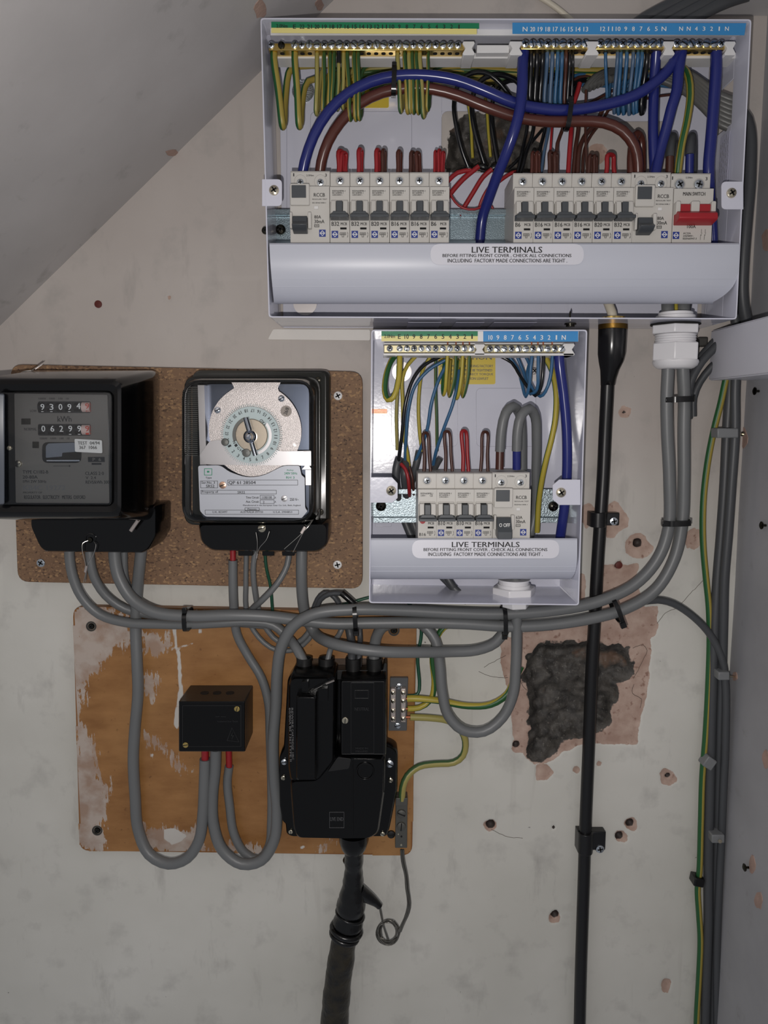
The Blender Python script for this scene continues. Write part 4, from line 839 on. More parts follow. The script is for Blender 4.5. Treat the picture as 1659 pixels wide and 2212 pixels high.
mb = MB(); o = rr(394, 821, 677, 1128, 40, .1035, 5); i = rr(399, 826, 672, 1123, 36, .1035, 5); mb.ringprism(o, i, .1020, .1040); part('cover_rim', mb, M['flange'], ts, bevel=.0006)
mb = MB(); mb.prism(rr(436, 830, 668, 1122, 20, .060), .037, .062); part('inner_case', mb, mat('inner_case_grey', (92, 98, 112), .25, .6), ts)
mb = MB(); mb.rectpx(430, 832, 444, 1030, .04, .074); 
for k in range(36): mb.mat(1).rectpx(405, 836+k*4.2, 427, 837.2+k*4.2, .050, .066)
part('ribbed_liner', mb, [M['silver2'], M['clampg']], ts, label='ribbed metal liner at the left')
def circ(cx, cy, rp, d, n=48, a0=0, a1=2*math.pi, sq=1.0):
    c = P(cx, cy, d); k = mpp(cy, d); return [(c.x+math.cos(a0+(a1-a0)*i/n)*rp*k, c.z+math.sin(a0+(a1-a0)*i/n)*rp*k*sq) for i in range(n + (0 if a1-a0 > 6.28 else 1))]
da = .0800
mb = MB(); c = P(551, 931, da); k = mpp(931, da); arc = circ(551, 931, 100, da, 60, math.radians(58-360), math.radians(122-360)) if False else circ(551, 931, 100, da, 64, math.radians(122), math.radians(418))
top = pw([(600, 838), (606, 826), (500, 826), (506, 838)], da); mb.prism(arc + top, da-.0015, da); pl = part('mounting_plate', mb, M['silver'], ts, label='dimpled round metal plate')
mb = MB()
mb.prism(rnd(pw([(430,985),(444,1003),(460,1004),(680,1006),(672,1000),(674,974),(610,975),(470,950),(452,954)], da+.003), .002, 3), da+.001, da+.003); part('bracket', mb, M['silver2'], ts)
mb = MB(); mb.rectpx(655, 976, 672, 1006, .084, .088); mb.rectpx(660, 1015, 674, 1048, .080, .084); mb.prism(pw([(652, 1014), (674, 1014), (663, 1001)], .089), .084, .089) ; part('contact_arm', mb, M['silver2'], ts)
d1 = da + .006
mb = MB(); mb.prism(circ(543, 940, 61, d1, 60), d1-.0015, d1); dl = part('hour_dial', mb, M['dial'], ts, label='pale ring printed with hours 1 to 24')
mb = MB()
for i in range(96):
    a = 2*math.pi*i/96; r0, r1 = (61, 66) if i % 2 else (60, 67.5); c = P(543, 940, d1); k = mpp(940, d1); w = .00022
    p0 = Vector((c.x+math.cos(a)*r0*k, c.z+math.sin(a)*r0*k)); p1 = Vector((c.x+math.cos(a)*r1*k, c.z+math.sin(a)*r1*k)); nn = Vector((-math.sin(a), math.cos(a)))*w
    mb.prism([tuple(p0-nn), tuple(p1-nn), tuple(p1+nn), tuple(p0+nn)], d1-.001, d1-.0002)
tg = tag(part('dial_teeth', mb, M['dial'], ts), kind='stuff')
mb = MB()
for h in range(1, 25):                                # 6 at the bottom, hours rising anticlockwise
    a = math.radians(-79 + (h-6)*15); c = P(543, 940, d1); k = mpp(940, d1)
    for rrr in (53,): x, z = c.x+math.cos(a)*rrr*k, c.z+math.sin(a)*rrr*k
    hw = (3.4 if h > 9 else 1.9)*k; hh = 3.6*k
    mb.text(str(h), x-hw, x+hw, z-hh, z+hh, d1+.0003, rot=a+math.pi/2)
for s, hh0, ra in (('DAY', 15.2-1.2, 38), ('NIGHT', 2.6, 40)):
    for j, ch in enumerate(s):
        a = math.radians(-79 + (hh0 + (1.1 if s == 'DAY' else .75)*(j-len(s)/2)-6)*15) if s == 'NIGHT' else math.radians(46 + (j-1)*-9 + 0); x, z = c.x+math.cos(a)*ra*k, c.z+math.sin(a)*ra*k
        rot = a+math.pi/2 if s == 'NIGHT' else a+math.pi/2; mb.text(ch, x-2.6*k, x+2.6*k, z-3*k, z+3*k, d1+.0006, rot=rot if s == 'NIGHT' else rot)
part('dial_print', mb, M['ink'], dl)
mb = MB(); ro, ri = circ(543, 940, 41, d1+.0004, 40, math.radians(110), math.radians(200)), circ(543, 940, 34, d1+.0004, 40, math.radians(110), math.radians(200)); 
vs = ro + ri[::-1]; mb.prism(vs, d1, d1+.0006); ro, ri = circ(543, 940, 44, d1+.0004, 30, math.radians(-70), math.radians(38)), circ(543, 940, 38, d1+.0004, 30, math.radians(-70), math.radians(38)); mb.mat(1).prism(ro + ri[::-1], d1, d1+.0005); part('tariff_arcs', mb, [M['clampg'], M['silver2']], ts)
mb = MB(); mb.prism(circ(543, 940, 35, d1+.003, 40), d1, d1+.003); part('hub', mb, mat('pale_gold_hub', (232, 214, 190), .22, .9), ts, bevel=.0006)
mb = MB(); cc = P(541, 943, d1+.003); kk = mpp(940, d1)
mb.lathe([(14*kk, 0), (14*kk, .003), (11*kk, .004), (10*kk, .0035), (9*kk, .007), (6*kk, .011), (.0001, .012)], cc, n=28); part('knob', mb, M['chrome'], ts, label='polished ball knob')
for (x0, y0, x1, y1, rp) in ((531, 903, 539, 930, 6.5), (544, 957, 552, 984, 5.5)):
    mb = MB(); mb.tube([P(x0, y0, d1+.008), P(x1, y1, d1+.008)], rp*kk, n=14); part('tappet_pin', mb, M['chrome'], ts)
for x, y, r, nm in ((533, 978, 9, 'tappet_button'), (487, 955, 8, 'tappet_button')):
    mb = MB(); mb.lathe([(r*kk, 0), (r*kk, .003), (.0001, .0034)], P(x, y, d1+.001), n=20); part(nm, mb, M['clampg'], ts, bevel=.0003)
for x, y, r, mm in ((470, 886, 7.5, 'chrome'), (608, 861, 7.5, 'chrome'), (441, 984, 8, 'nickel')):
    mb = MB(); slot(mb, P(x, y, da+.001), r*kk, h=.5); part('screw', mb, [M[mm], M['hole']], ts)
mb = MB(); mb.prism(circ(618, 888, 12, da+.0004, 30), da, da+.0005); q = part('date_sticker', mb, mat('tan_sticker', (176, 162, 150), .5), ts); mb = MB(); mb.textpx('26/8', 611, 884, 626, 892, da+.0008, rot=1.2); part('sticker_print', mb, M['ink'], q)
dlb = .0930
mb = MB(); lp = [(444,1116),(652,1119),(664,1104),(659,1097),(658,1032),(651,1026),(647,1006),(612,1006),(567,1029),(531,1032),(494,1019),(476,1005),(428,1006),(432,1104)]
mb.prism(rnd(pw(lp, dlb), [.002,.001,.001,.002,.001,.001,.002,.004,.01,.01,.004,.004,.002,.002], 4), dlb-.0012, dlb); lb = part('rating_plate', mb, M['dlab'], ts)
mb = MB(); f = dlb+.0003; LN_ = lambda x0, y0, x1, y1, w=.8: mb.rectpx(x0, y0-w/2, x1, y0+w/2, dlb, f) if y0 == y1 else mb.rectpx(x0-w/2, y0, x0+w/2, y1, dlb, f)
def bxl(x0, y0, x1, y1): LN_(x0, y0, x1, y0); LN_(x0, y1, x1, y1); LN_(x0, y0, x0, y1); LN_(x1, y0, x1, y1)
bxl(433, 1039, 470, 1054); bxl(492, 1037, 643, 1048); bxl(434, 1059, 597, 1067); bxl(562, 1070, 592, 1078); bxl(562, 1080, 592, 1088); bxl(443, 1102, 645, 1111); bxl(529, 1097, 560, 1103)
for s, x0, y0, x1, y1 in (('Type', 444, 1030, 457, 1035), ('Ser.No. 3', 435, 1040, 464, 1045), ('SRS2', 445, 1047, 463, 1053), ('QP 61 28504', 494, 1039, 552, 1047), ('Property of', 436, 1060, 471, 1066), ('SRS2', 513, 1061, 529, 1066), ('Time Circuit', 531, 1072, 559, 1077), ('1100/100', 566, 1072, 587, 1077), ('Aux. Circuit', 531, 1081, 559, 1086), ('2', 568, 1082, 571, 1087), ('A', 593, 1073, 596, 1077), ('A', 593, 1082, 596, 1086), ('250 V~', 626, 1076, 645, 1082), ('Manufactured in the European Gear Co. Ltd., Bath, England', 525, 1090, 649, 1094), ('Patents', 535, 1098, 554, 1102), ('U.K. 823497', 459, 1104, 491, 1108), ('AUSTRALIA 297720', 519, 1104, 568, 1108), ('U.S.A. 2904853', 590, 1104, 631, 1108)): mb.textpx(s, x0, y0, x1, y1, f)
part('plate_print', mb, M['ink'], lb)
mb = MB(); mb.textpx('Relay', 620, 1014, 634, 1018, f); mb.textpx('SANGAMO', 615, 1020, 641, 1024, f) if False else None; mb.textpx('240V 50Hz', 614, 1020, 642, 1025, f); mb.textpx('RH 3', 618, 1029, 636, 1034, f)
o = pw(rect(441, 1012, 458, 1027), f); mb.ringprism(o, inset(o, .0005), dlb, f); mb.rectpx(447, 1017, 452, 1021, dlb, f); part('plate_print', mb, M['inkt'], lb, label='green lettering and emblem')
for x, y, r in ((481, 1048, 8), (614, 1077, 7)):
    mb = MB(); slot(mb, P(x, y, dlb), r*kk, h=.3); part('screw', mb, [mat('peach_brass', (236, 190, 160), .25, 1.) if x < 500 else M['silver2'], M['hole']], lb)
mb = MB(); tp = [(455,1191),(688,1194),(708,1178),(709,1128),(426,1130),(432,1172)]
loftp(mb, [(rnd(pw(tp, .064), .005, 4), .0145), (rnd(pw(tp, .064), .005, 4), .060), (rnd(shrink(pw(tp, .064), .002), .005, 4), .064)]); tc = part('terminal_cover', mb, M['bake'], ts, smooth=40)
mb = MB(); slot(mb, P(566, 1141, .0642), 9*mpp(1141, .064), rot=.3, h=.6); part('cover_screw', mb, [M['nickel'], M['hole']], tc)
for x0, x1 in ((514, 546), (566, 592), (609, 636)): mb = MB(); mb.rectpx(x0, 1186, x1, 1201, .02, .045); part('cable_collar', mb, M['bake'], tc, bevel=.001)
seal(ts, [[(582,1148,.068),(576,1165,.068),(561,1183,.066),(555,1200,.062),(552,1217,.058)], [(553,1150,.067),(556,1170,.067),(555,1195,.064),(553,1215,.058)]], ((556,1196,.064),(554,1206,.062), .0007), 'thin seal wire from the cover screw')
seal(ts, [[(688,1098,.055),(684,1112,.062),(660,1140,.068),(655,1150,.068),(633,1193,.066)], [(690,1100,.055),(668,1135,.068),(652,1152,.068),(614,1186,.066)]], ((659,1138,.0685),(651,1152,.068), .0016), 'seal on crossed wires at the lower right')
mb = MB(); slot(mb, P(688, 820, .036), 7*kk, h=.4); slot(mb, P(692, 1106, .036), 8*kk, h=.4); part('flange_screw', mb, [M['bscrew'], M['hole']], ts)

# ------------------------------------------------------------------ small black terminal box
tb = thing('connector_box', 'small black square connector box with warning triangle on the orange board', 'junction box', P(462, 1624, .011))
mb = MB(); q = P(385, 1570, .058); b0 = pw(rect(386, 1514, 530, 1624), .056)
loftp(mb, [(rnd(b0, .0015, 3), .0115), (rnd(b0, .0015, 3), .0560)]); hs = part('housing', mb, M['dull'], tb, bevel=.0008)
mb = MB(); mb.prism(rnd(pw(rect(387, 1515, 529, 1623), .059), .0015, 3), .0562, .0590); ld = part('lid', mb, M['cutout'], tb, bevel=.0006)
mb = MB(); o = pw(rect(394, 1524, 521, 1613), .0595); mb.ringprism(o, inset(o, .0005), .0588, .0594)
c = pw([(490, 1600), (517, 1603), (501, 1571)], .0594); ci = shrink(c, .0007); mb.ringprism(c, ci, .0588, .0594); mb.add([(*[P(x, y, .0594)[i] for i in range(3)],) for x, y in ((503, 1580), (499, 1590), (503, 1589), (500, 1598), (506, 1587), (502, 1588))], [(0, 1, 2), (2, 3, 4), (0, 2, 5)])
mb.textpx('Henley', 468, 1546, 488, 1550, .0594) if False else None; mb.textpx('connector box', 470, 1555, 514, 1560, .0594); mb.textpx('60A 2way', 466, 1546, 488, 1550, .0594); part('moulded_mark', mb, mat('embossed_black', (34, 34, 35), .3), ld)
for x, y in ((512, 1531), (401, 1609)): mb = MB(); slot(mb, P(x, y, .0590), 6.5*mpp(y, .059), rot=1.3 if x > 450 else .2, h=.35); part('screw', mb, [M['brass'], M['hole']], ld)
mb = MB(); z = b0[2][1]
for x in (441, 468, 496):
    q = P(x, 1495, .036); mb.lathe([(.0042, 0), (.0042, .0006), (.0001, .0006)], (q.x, -.034, z-.0002), dirv=(0, 0, 1), n=20)
part('knockout', mb, M['hole'], tb, label='round cable openings in the top')

# ------------------------------------------------------------------ black service head
sh = thing('service_head', 'large black service cut-out with fuse carrier on the orange board', 'service cutout', P(735, 1838, .011))
pz = lambda pts, d: pw(zp(17, pts), d)
mb = MB(); fl = [(90,1940),(140,1965),(1130,1965),(1160,1880),(1240,1480),(1245,1080),(1200,1040),(1120,1010),(1120,180),(200,180),(100,330),(60,1050),(15,1130),(18,1640),(50,1810),(80,1830)]
loftp(mb, [(rnd(pz(fl, .034), .003, 3), .0115), (rnd(pz(fl, .034), .003, 3), .032), (rnd(shrink(pz(fl, .034), .0015), .003, 3), .034)]); part('base', mb, M['cutout'], sh, smooth=40)
mb = MB(); bd = [(160,1890),(200,1985),(700,1995),(960,1990),(1050,1930),(1110,1500),(1120,1130),(590,1110),(400,1370),(130,1380),(130,1500)]
loftp(mb, [(rnd(pz(bd, .070), .004, 3), .034), (rnd(pz(bd, .070), .004, 3), .067), (rnd(shrink(pz(bd, .070), .002), .004, 3), .070)]); part('lower_body', mb, M['cutout'], sh, smooth=40)
mb = MB(); nb = [(650,1120),(1128,1120),(1128,330),(650,330)]
loftp(mb, [(rnd(pz(nb, .076), .002, 3), .034), (rnd(pz(nb, .076), .002, 3), .074), (rnd(shrink(pz(nb, .076), .0012), .002, 3), .076)]); nbk = part('neutral_cover', mb, M['cutout'], sh, smooth=40)
mb = MB(); lines = [pz([(665,1105),(1105,1105),(1105,350),(665,350)], .0764), pz([(760,1100),(1000,1100),(1000,360),(760,360)], .0764), pz([(800,525),(942,525),(942,440),(800,440)], .0764)]
for o in lines: mb.ringprism(o, inset(o, .0003), .0758, .0764)
mb.add([], []); A_, B_ = pz([(800, 650), (950, 615)], .0766); mb.text('NEUTRAL', A_[0], B_[0], A_[1], B_[1], .0766); A_, B_ = pz([(810, 1080), (935, 1030)], .0766); mb.text('MADE IN', A_[0], B_[0], (A_[1]+B_[1])/2+.0004, B_[1], .0766); mb.text('ENGLAND', A_[0], B_[0], A_[1], (A_[1]+B_[1])/2-.0004, .0766)
part('moulded_mark', mb, bpy.data.materials['embossed_black'], nbk)
mb = MB(); q = zp(17, [(700, 750)])[0]; mb.mat(0); slot(mb, P(*q, .0762), 7.5*mpp(1550, .076), rot=1.5, h=.4); part('screw', mb, [M['nickel'], M['hole']], nbk)
mb = MB(); fc = [(108,1250),(130,1390),(420,1385),(590,1180),(600,330),(560,300),(140,300),(110,360)]
loftp(mb, [(rnd(pz(fc, .082), .003, 3), .034), (rnd(pz(fc, .082), .003, 3), .079), (rnd(shrink(pz(fc, .082), .002), .003, 3), .082)]); fcp = part('fuse_carrier', mb, M['cutout'], sh, smooth=40)
mb = MB(); g = pz([(190,1380),(400,1380),(400,500),(190,500)], .093); loftp(mb, [(rnd(g, .002, 3), .081), (rnd(g, .002, 3), .091), (rnd(shrink(g, .0015), .002, 3), .093)]); o = pz([(290,1310),(405,1310),(405,600),(290,600)], .0935); mb.prism([o[0], o[1], (o[1][0], o[1][1]+.0004), (o[0][0], o[0][1]+.0004)], .0928, .0933)
for (x0, y0, x1, y1) in ((250, 350, 320, 470), (420, 420, 520, 560)): mb.prism(rnd(pz([(x0,y1),(x1,y1),(x1,y0),(x0,y0)], .086), .001, 2), .081, .086)
part('carrier_grip', mb, M['cutout'], sh, bevel=.0005)
mb = MB(); o = pz([(135,1200),(165,1200),(165,620),(135,620)], .0823); r_ = random.Random(5)
for col in (0, 1):
    z = o[2][1]; zb = o[0][1]; xx = o[0][0] + col*.0022; s = 0
    for word, fr in ((('60/80A', .30), ('BS 1361', .30), ('TYPE II', .30)) if col == 0 else (('REWIRE', .35), ('CARTRIDGE  HRC', .55))):
        L = (z-zb)*fr; zc = z - (z-zb)*(s) - L/2; mb.text(word, (xx-L/2), (xx+L/2), zc-.0009, zc+.0009, .0824, rot=-math.pi/2); s += fr+.03
part('white_lettering', mb, M['faint'], fcp)
mb = MB(); w1 = pz([(520,1280),(740,1250),(765,1145),(620,1130)], .0715); mb.prism(rnd(w1, .0015, 3), .070, .0725); part('seal_tab', mb, M['dull'], sh, bevel=.0004)
mb = MB(); q = zp(17, [(908, 1278)])[0]; c = P(*q, .0702); k = mpp(1666, .07); mb.lathe([(20*k, -.0004), (20*k, .0012), (17*k, .0015), (16*k, 0), (.0001, 0)], c, n=36)
mb.prism(pz([(775,1950),(785,1950),(785,1160),(775,1160)], .0710), .0700, .0710); mb.prism(pz([(790,1172),(1085,1172),(1085,1156),(790,1156)], .0712), .0700, .0712); mb.prism(pz([(1098,1500),(1108,1500),(1108,1160),(1098,1160)], .0710), .0700, .0710); part('moulded_ring', mb, M['cutout'], sh, bevel=.0002)
mb = MB(); o = pz([(535,1870),(690,1870),(690,1705),(535,1705)], .0704); mb.ringprism(o, inset(o, .0004), .0699, .0704); A_, B_ = pz([(545, 1785), (680, 1765)], .0704); mb.text('LIVE END', A_[0], B_[0], A_[1]-.001, B_[1]+.001, .0705); part('moulded_mark', mb, mat('embossed_grey', (70, 70, 72), .3), sh)
seal(sh, [[(694,1481,.084),(705,1476,.088),(722,1470,.089)], [(668,1492,.083),(682,1488,.086),(696,1481,.086)]], ((704,1477,.087),(722,1470,.088), .0009), 'seal wire across the fuse carrier')
for cx in (277, 505, 785, 1003):
    mb = MB(); x, y = zp(17, [(cx, 238)])[0]; c = P(x, 1452, .046); rw = 17*mpp(1440, .046); zt = P(x, 1421, .046).z - c.z; mb.lathe([(rw, 0), (rw, zt), (rw*.85, zt), (rw*.82, zt*.5), (.0001, zt*.5)], c, axis='z', n=24); part('cable_gland', mb, M['dull'], sh)
mb = MB(); mb.prism(rnd(pz([(120,330),(1135,330),(1135,155),(1105,155),(1100,180),(1090,230),(180,230)], .050), .001, 2), .0340, .050); part('gland_plate', mb, M['dull'], sh, bevel=.001)
for i, (x, y, r, m_) in enumerate([(68,1178,33,'zinc'), (58,1345,25,'nickel'), (135,1905,24,'nickel'), (1163,1195,42,'zinc'), (1173,1370,26,'nickel'), (1090,1928,26,'nickel')]):
    mb = MB(); q = zp(17, [(x, y)])[0]; slot(mb, P(*q, .0345), r*.2079*mpp(1700, .034), rot=random.uniform(0, 3), h=.7); part('fixing_screw', mb, [M[m_], M['hole']], sh)
mb = MB(); q = P(764, 1812, .04); mb.lathe([(.0155, .006), (.0150, -.002), (.0125, -.010), (.0100, -.014), (.0001, -.014)], q, axis='z', n=24); part('cable_entry', mb, M['cutout'], sh)

# ------------------------------------------------------------------ earth terminal block, clamp, washer
eb = thing('earth_terminal_block', 'small grey earth block with eight terminals right of the black service head', 'terminal block', P(862, 1579, .011))
mb = MB(); mb.prism(rnd(pz([(1150,860),(1340,860),(1355,310),(1168,310)], .017), .0006, 2), .0115, .017); part('base', mb, M['tblock'], eb, bevel=.0005)
for cxx in (1200, 1305):
    mb = MB(); p0, p1 = zp(17, [(cxx-30, 420)])[0], zp(17, [(cxx+28, 775)])[0]; mb.rectpx(p0[0], p0[1], p1[0], p1[1], .017, .024); br = part('terminal_bar', mb, M['silver'], eb, bevel=.001)
    for yy in (465, 550, 650, 735): mb = MB(); q = zp(17, [(cxx, yy)])[0]; slot(mb, P(*q, .024), 5*mpp(1520, .024), rot=random.uniform(0, 3), h=.7); part('terminal_screw', mb, [M['nickel'], M['hole']], br)
for xx, yy in ((1260, 395), (1245, 805)): mb = MB(); q = zp(17, [(xx, yy)])[0]; slot(mb, P(*q, .0172), 7*mpp(1520, .017), rot=.3, h=.4); part('fixing_screw', mb, [M['zinc'], M['hole']], eb)
ec = thing('earth_clamp', 'narrow tarnished earth clamp plate with two screws below the yellow-green wire', 'clamp', P(868, 1839, .011))
mb = MB(); mb.prism(rnd(pz([(1220,2110),(1345,2110),(1350,1560),(1228,1560)], .026), .0005, 2), .0115, .020); mb.prism(pz([(1222,1640),(1348,1640),(1350,1560),(1228,1560)], .026), .020, .026); part('plate', mb, M['clampg'], ec, bevel=.0006)
for xx, yy, r in ((1285, 1720, 10), (1283, 1850, 10)): mb = MB(); q = zp(17, [(xx, yy)])[0]; slot(mb, P(*q, .020), r*mpp(1750, .02), rot=-.4 if yy < 1800 else 1.5, h=.45); part('clamp_screw', mb, [M['clampg'], M['hole']], ec)
for xx, yy, r, mm in ((1253, 1933, 1.6, 'nickel'), (1285, 1957, 2, 'hole'), (1283, 2045, 2.2, 'nickel')): mb = MB(); q = zp(17, [(xx, yy)])[0]; mb.lathe([(r*.0005, 0), (r*.0005, .0004), (.0001, .0006)], P(*q, .020), n=12); part('rivet', mb, M[mm], ec)
mb = MB(); slot(mb, P(845, 1802, .0116), .0044, rot=.1, h=.5); solo('board_screw', mb, [M['dull'], M['hole']], 'black round-headed screw between service head and tarnished earth clamp', 'screw')

# ------------------------------------------------------------------ trunking on the right wall, pipe clips, wall plugs
tr = thing('cable_trunking', 'white cable trunking box on the right wall beside the wide fuse box', 'trunking', (XC, -.05, P(1600, 820, .02).z))
A0, A1, B0, B1 = P(1540, 714, .012), P(1535, 822, .012), None, None
x0 = A0.x; zt, zb = A0.z, A1.z; mb = MB()
mb.ringprism([(x0, zb), (XC-.0005, zb), (XC-.0005, zt), (x0, zt)], [(x0+.0015, zb+.0015), (XC-.002, zb+.0015), (XC-.002, zt-.0015), (x0+.0015, zt-.0015)], .012, .5); part('body', mb, M['trunk'], tr)
mb = MB(); mb.box(x0-.0016, x0+.0000, -.5, -.012, zb+.001, zt-.001); part('lid', mb, M['trunk'], tr, bevel=.0005)
def pipe_clip(label, x0, x1, y0, y1, sx, sy, xc, r, d):
    t = thing('pipe_clip', label, 'clip', P((x0+x1)/2, y1, 0)); mb = MB(); c = P(xc, (y0+y1)/2, d)
    z0, z1 = P(xc, y1, d+.006).z, P(xc, y0, d+.006).z; rm = r*mpp(y0, d); mb.tube([(c.x, c.y, z0), (c.x, c.y, z1)], rm, n=28); mb.box(c.x-rm, c.x+rm, -d, -.001, z0, z1); part('saddle', mb, M['conduit'], t, bevel=.0005)
    mb = MB(); xr = P(x1, (y0+y1)/2, .012).x; mb.box(c.x, xr, -.012, -.001, z0+.001, z1-.001); part('foot', mb, M['conduit'], t, bevel=.001)
    mb = MB(); pozi(mb, P(sx, sy, .0122), 9.5*mpp(sy, .012), rot=.2, h=.3); part('screw', mb, [M['zinc'], M['hole']], t)
pipe_clip('black pipe clip on the black cable over bare pink plaster', 1276, 1338, 1108, 1140, 1326, 1126, 1292, 17, .014)
pipe_clip('lower black pipe clip on the black cable near the drill holes', 1250, 1308, 1804, 1848, 1296, 1834, 1264, 16, .014)
for x, y, r, m_, l in ((212, 657, 8, 'brownp', 'brown plug flush in the wall below the slope'), (1337, 1221, 7.5, 'brownp', 'brown plug in the wall above the plaster strips beside the black cable')):
    mb = MB(); c = P(x, y, .0006); k = r*mpp(y, 0); mb.lathe([(k, -.003), (k, .0003), (k*.6, .0005), (.0001, .0006)], c, n=20); solo('wall_plug', mb, M[m_], l, 'wall plug')
def wall_screw(px, py, label, mm='bscrew', L=.004):
    p = PR(px, py); mb = MB(); mb.lathe([(.0012, 0), (.0012, L), (.0036, L), (.0038, L+.0008), (.002, L+.0018), (.0001, L+.0018)], p, dirv=(-1, 0, 0), n=16); solo('screw', mb, M[mm], label, 'screw')
wall_screw(1655, 1135, 'dark screw sticking out of the right wall at mid height'); wall_screw(1618, 1874, 'dark screw sticking out of the lower right wall'); wall_screw(1640, 845, 'screw in the right wall just below the trunking')

# ------------------------------------------------------------------ cables and wires
def D(pts, d): return [p if len(p) > 2 else (p[0], p[1], d) for p in pts]
def lerpd(pts, ds):                                  # give a pixel path its distances off the wall
    n = len(pts); return [(p[0], p[1], float(np.interp(i/(n-1), np.linspace(0, 1, len(ds)), ds))) for i, p in enumerate(pts)]
def tb_(mb, pts, r, n=12, twist=0, flat=1.0, step=.005):
    w = spline([P(*p) for p in pts], step); rm = r * sum(mpp(p[1], p[2]) for p in pts)/len(pts); return mb.tube(w, rm, n=n, twist=twist, flat=flat)
def wire(label, pts, r, m, name='wire', cat='wire', group=None, n=10, twist=0, flat=1.0, step=.005, bare=None):
    mb = MB(); tb_(mb, pts, r, n, twist, flat, step); mats = [M[m] if isinstance(m, str) else m]
    if not bare: return solo(name, mb, mats, label, cat, group, smooth=60)
    t = thing(name, label, cat, P(*pts[-1]), group); part('insulation', mb, mats, t, smooth=60)
    mb = MB(); tb_(mb, bare[0], bare[1], 8); part('bare_end', mb, M['copper'], t, smooth=60); return t
def cable(label, segs, name='cable', group=None, n=16):
    if len(segs) == 1: return wire(label, segs[0][0], segs[0][1], segs[0][2], name, 'cable', group, n, step=.006)
    t = thing(name, label, 'cable', P(*segs[0][0][-1]), group)
    for pts, r, m, nm in segs: mb = MB(); tb_(mb, pts, r, n, step=.006); part(nm, mb, M[m], t, smooth=60)
    return t
# --- grey meter tails and service cables below the meters
cable('grey tail from the left end of the kWh meter into the service head', [([(150,1180,.035),(150,1200,.035),(156,1240,.034),(176,1288,.032),(215,1327,.030),(275,1345,.030),(340,1348,.030),(405,1349,.030),(470,1346,.030),(540,1343,.028),(590,1350,.027),(620,1375,.028),(643,1405,.040),(658,1435,.046)], 10.5, 'grey')])
cable('second grey tail from the kWh meter, slipping behind the thicker one', [([(193,1180,.030),(195,1210,.030),(203,1245,.028),(228,1285,.024),(270,1315,.020),(330,1328,.018),(420,1338,.018),(520,1345,.018),(600,1352,.017)], 10, 'grey')])
cable('thick grey meter tail running along the bundle and climbing to the big gland', [([(247,1180,.042),(248,1205,.042),(256,1245,.042),(284,1292,.043),(330,1321,.045),(410,1331,.045),(500,1329,.045),(570,1331,.042),(640,1339,.036),(720,1347,.032),(800,1346,.032),(900,1345,.032),(1000,1347,.032),(1100,1353,.032),(1180,1350,.032),(1280,1335,.032),(1350,1315,.032),(1415,1275,.032),(1455,1210,.032),(1473,1130,.032),(1477,1040,.034),(1477,930,.036),(1478,860,.038),(1475,790,.042),(1475,690,.044),(1477,640,.040)], 13, 'grey')])
cable('thin grey cable behind the thick tails under the kWh meter', [([(268,1180,.022),(268,1215,.022),(272,1255,.020),(290,1295,.018)], 8, 'grey')])
cable('grey cable dropping from the kWh meter in a U left of the connector box', [([(306,1180,.028),(303,1210,.027),(297,1270,.022),(293,1350,.020),(296,1430,.022),(298,1495,.022),(291,1580,.022),(288,1640,.021),(292,1720,.020),(298,1790,.020),(322,1845,.024),(365,1866,.028),(405,1853,.030),(430,1815,.030),(438,1760,.030),(441,1700,.030),(443,1640,.030)], 12, 'grey', 'sheath'), ([(443,1642,.030),(443,1618,.031)], 8, 'redw', 'red_core')])
cable('thick grey cable rising from a U under the connector box to the big gland', [([(466,1618,.032),(465,1660,.030),(459,1720,.028),(461,1780,.028),(480,1835,.030),(522,1866,.032),(565,1858,.032),(592,1815,.030),(598,1750,.028),(592,1680,.028),(590,1600,.030),(596,1520,.032),(599,1450,.036),(607,1400,.040),(634,1352,.044),(680,1326,.046),(760,1317,.044),(880,1319,.038),(980,1324,.036),(1090,1326,.036),(1200,1318,.036),(1290,1300,.036),(1370,1263,.036),(1420,1208,.036),(1444,1140,.036),(1446,1040,.038),(1441,930,.040),(1440,860,.042),(1443,790,.044),(1443,690,.044),(1442,640,.040)], 12.5, 'grey')])
cable('grey cable with red ends running from the time switch down to the connector box', [([(503,1188,.030),(503,1214,.030)], 6.5, 'redw', 'red_core'), ([(503,1210,.030),(503,1250,.029),(505,1310,.026),(512,1370,.020),(535,1415,.018),(565,1465,.019),(580,1520,.019),(583,1590,.019),(586,1680,.018),(586,1770,.018),(580,1830,.020),(558,1856,.021),(528,1842,.021),(505,1800,.022),(496,1740,.022),(491,1690,.022),(495,1655,.024)], 9.5, 'grey', 'sheath'), ([(495,1660,.024),(494,1618,.027)], 6.8, 'redw', 'red_core')])
cable('thin grey cable, second under the time switch, curling to the right over the orange board', [([(532,1190,.026),(531,1260,.024),(531,1310,.020),(541,1350,.017),(570,1388,.017),(600,1405,.017),(640,1402,.017),(668,1380,.018),(680,1355,.018)], 5.5, 'grey')])
cable('thin grey cable, third under the time switch, curling inside the other thin one', [([(551,1190,.030),(547,1230,.030),(551,1280,.026),(562,1330,.020),(578,1362,.018),(605,1388,.018),(640,1390,.019),(665,1368,.020),(672,1350,.020)], 6, 'grey')])
cable('thin grey cable crossing diagonally from right to left under the time switch', [([(625,1190,.032),(620,1222,.034),(598,1262,.038),(565,1298,.036),(543,1318,.024),(535,1335,.018)], 6.5, 'grey')])
wire('green wire between the thin grey cables under the time switch', [(572,1190,.024),(575,1225,.022),(584,1265,.018),(588,1310,.016),(590,1335,.015)], 3.4, 'green')
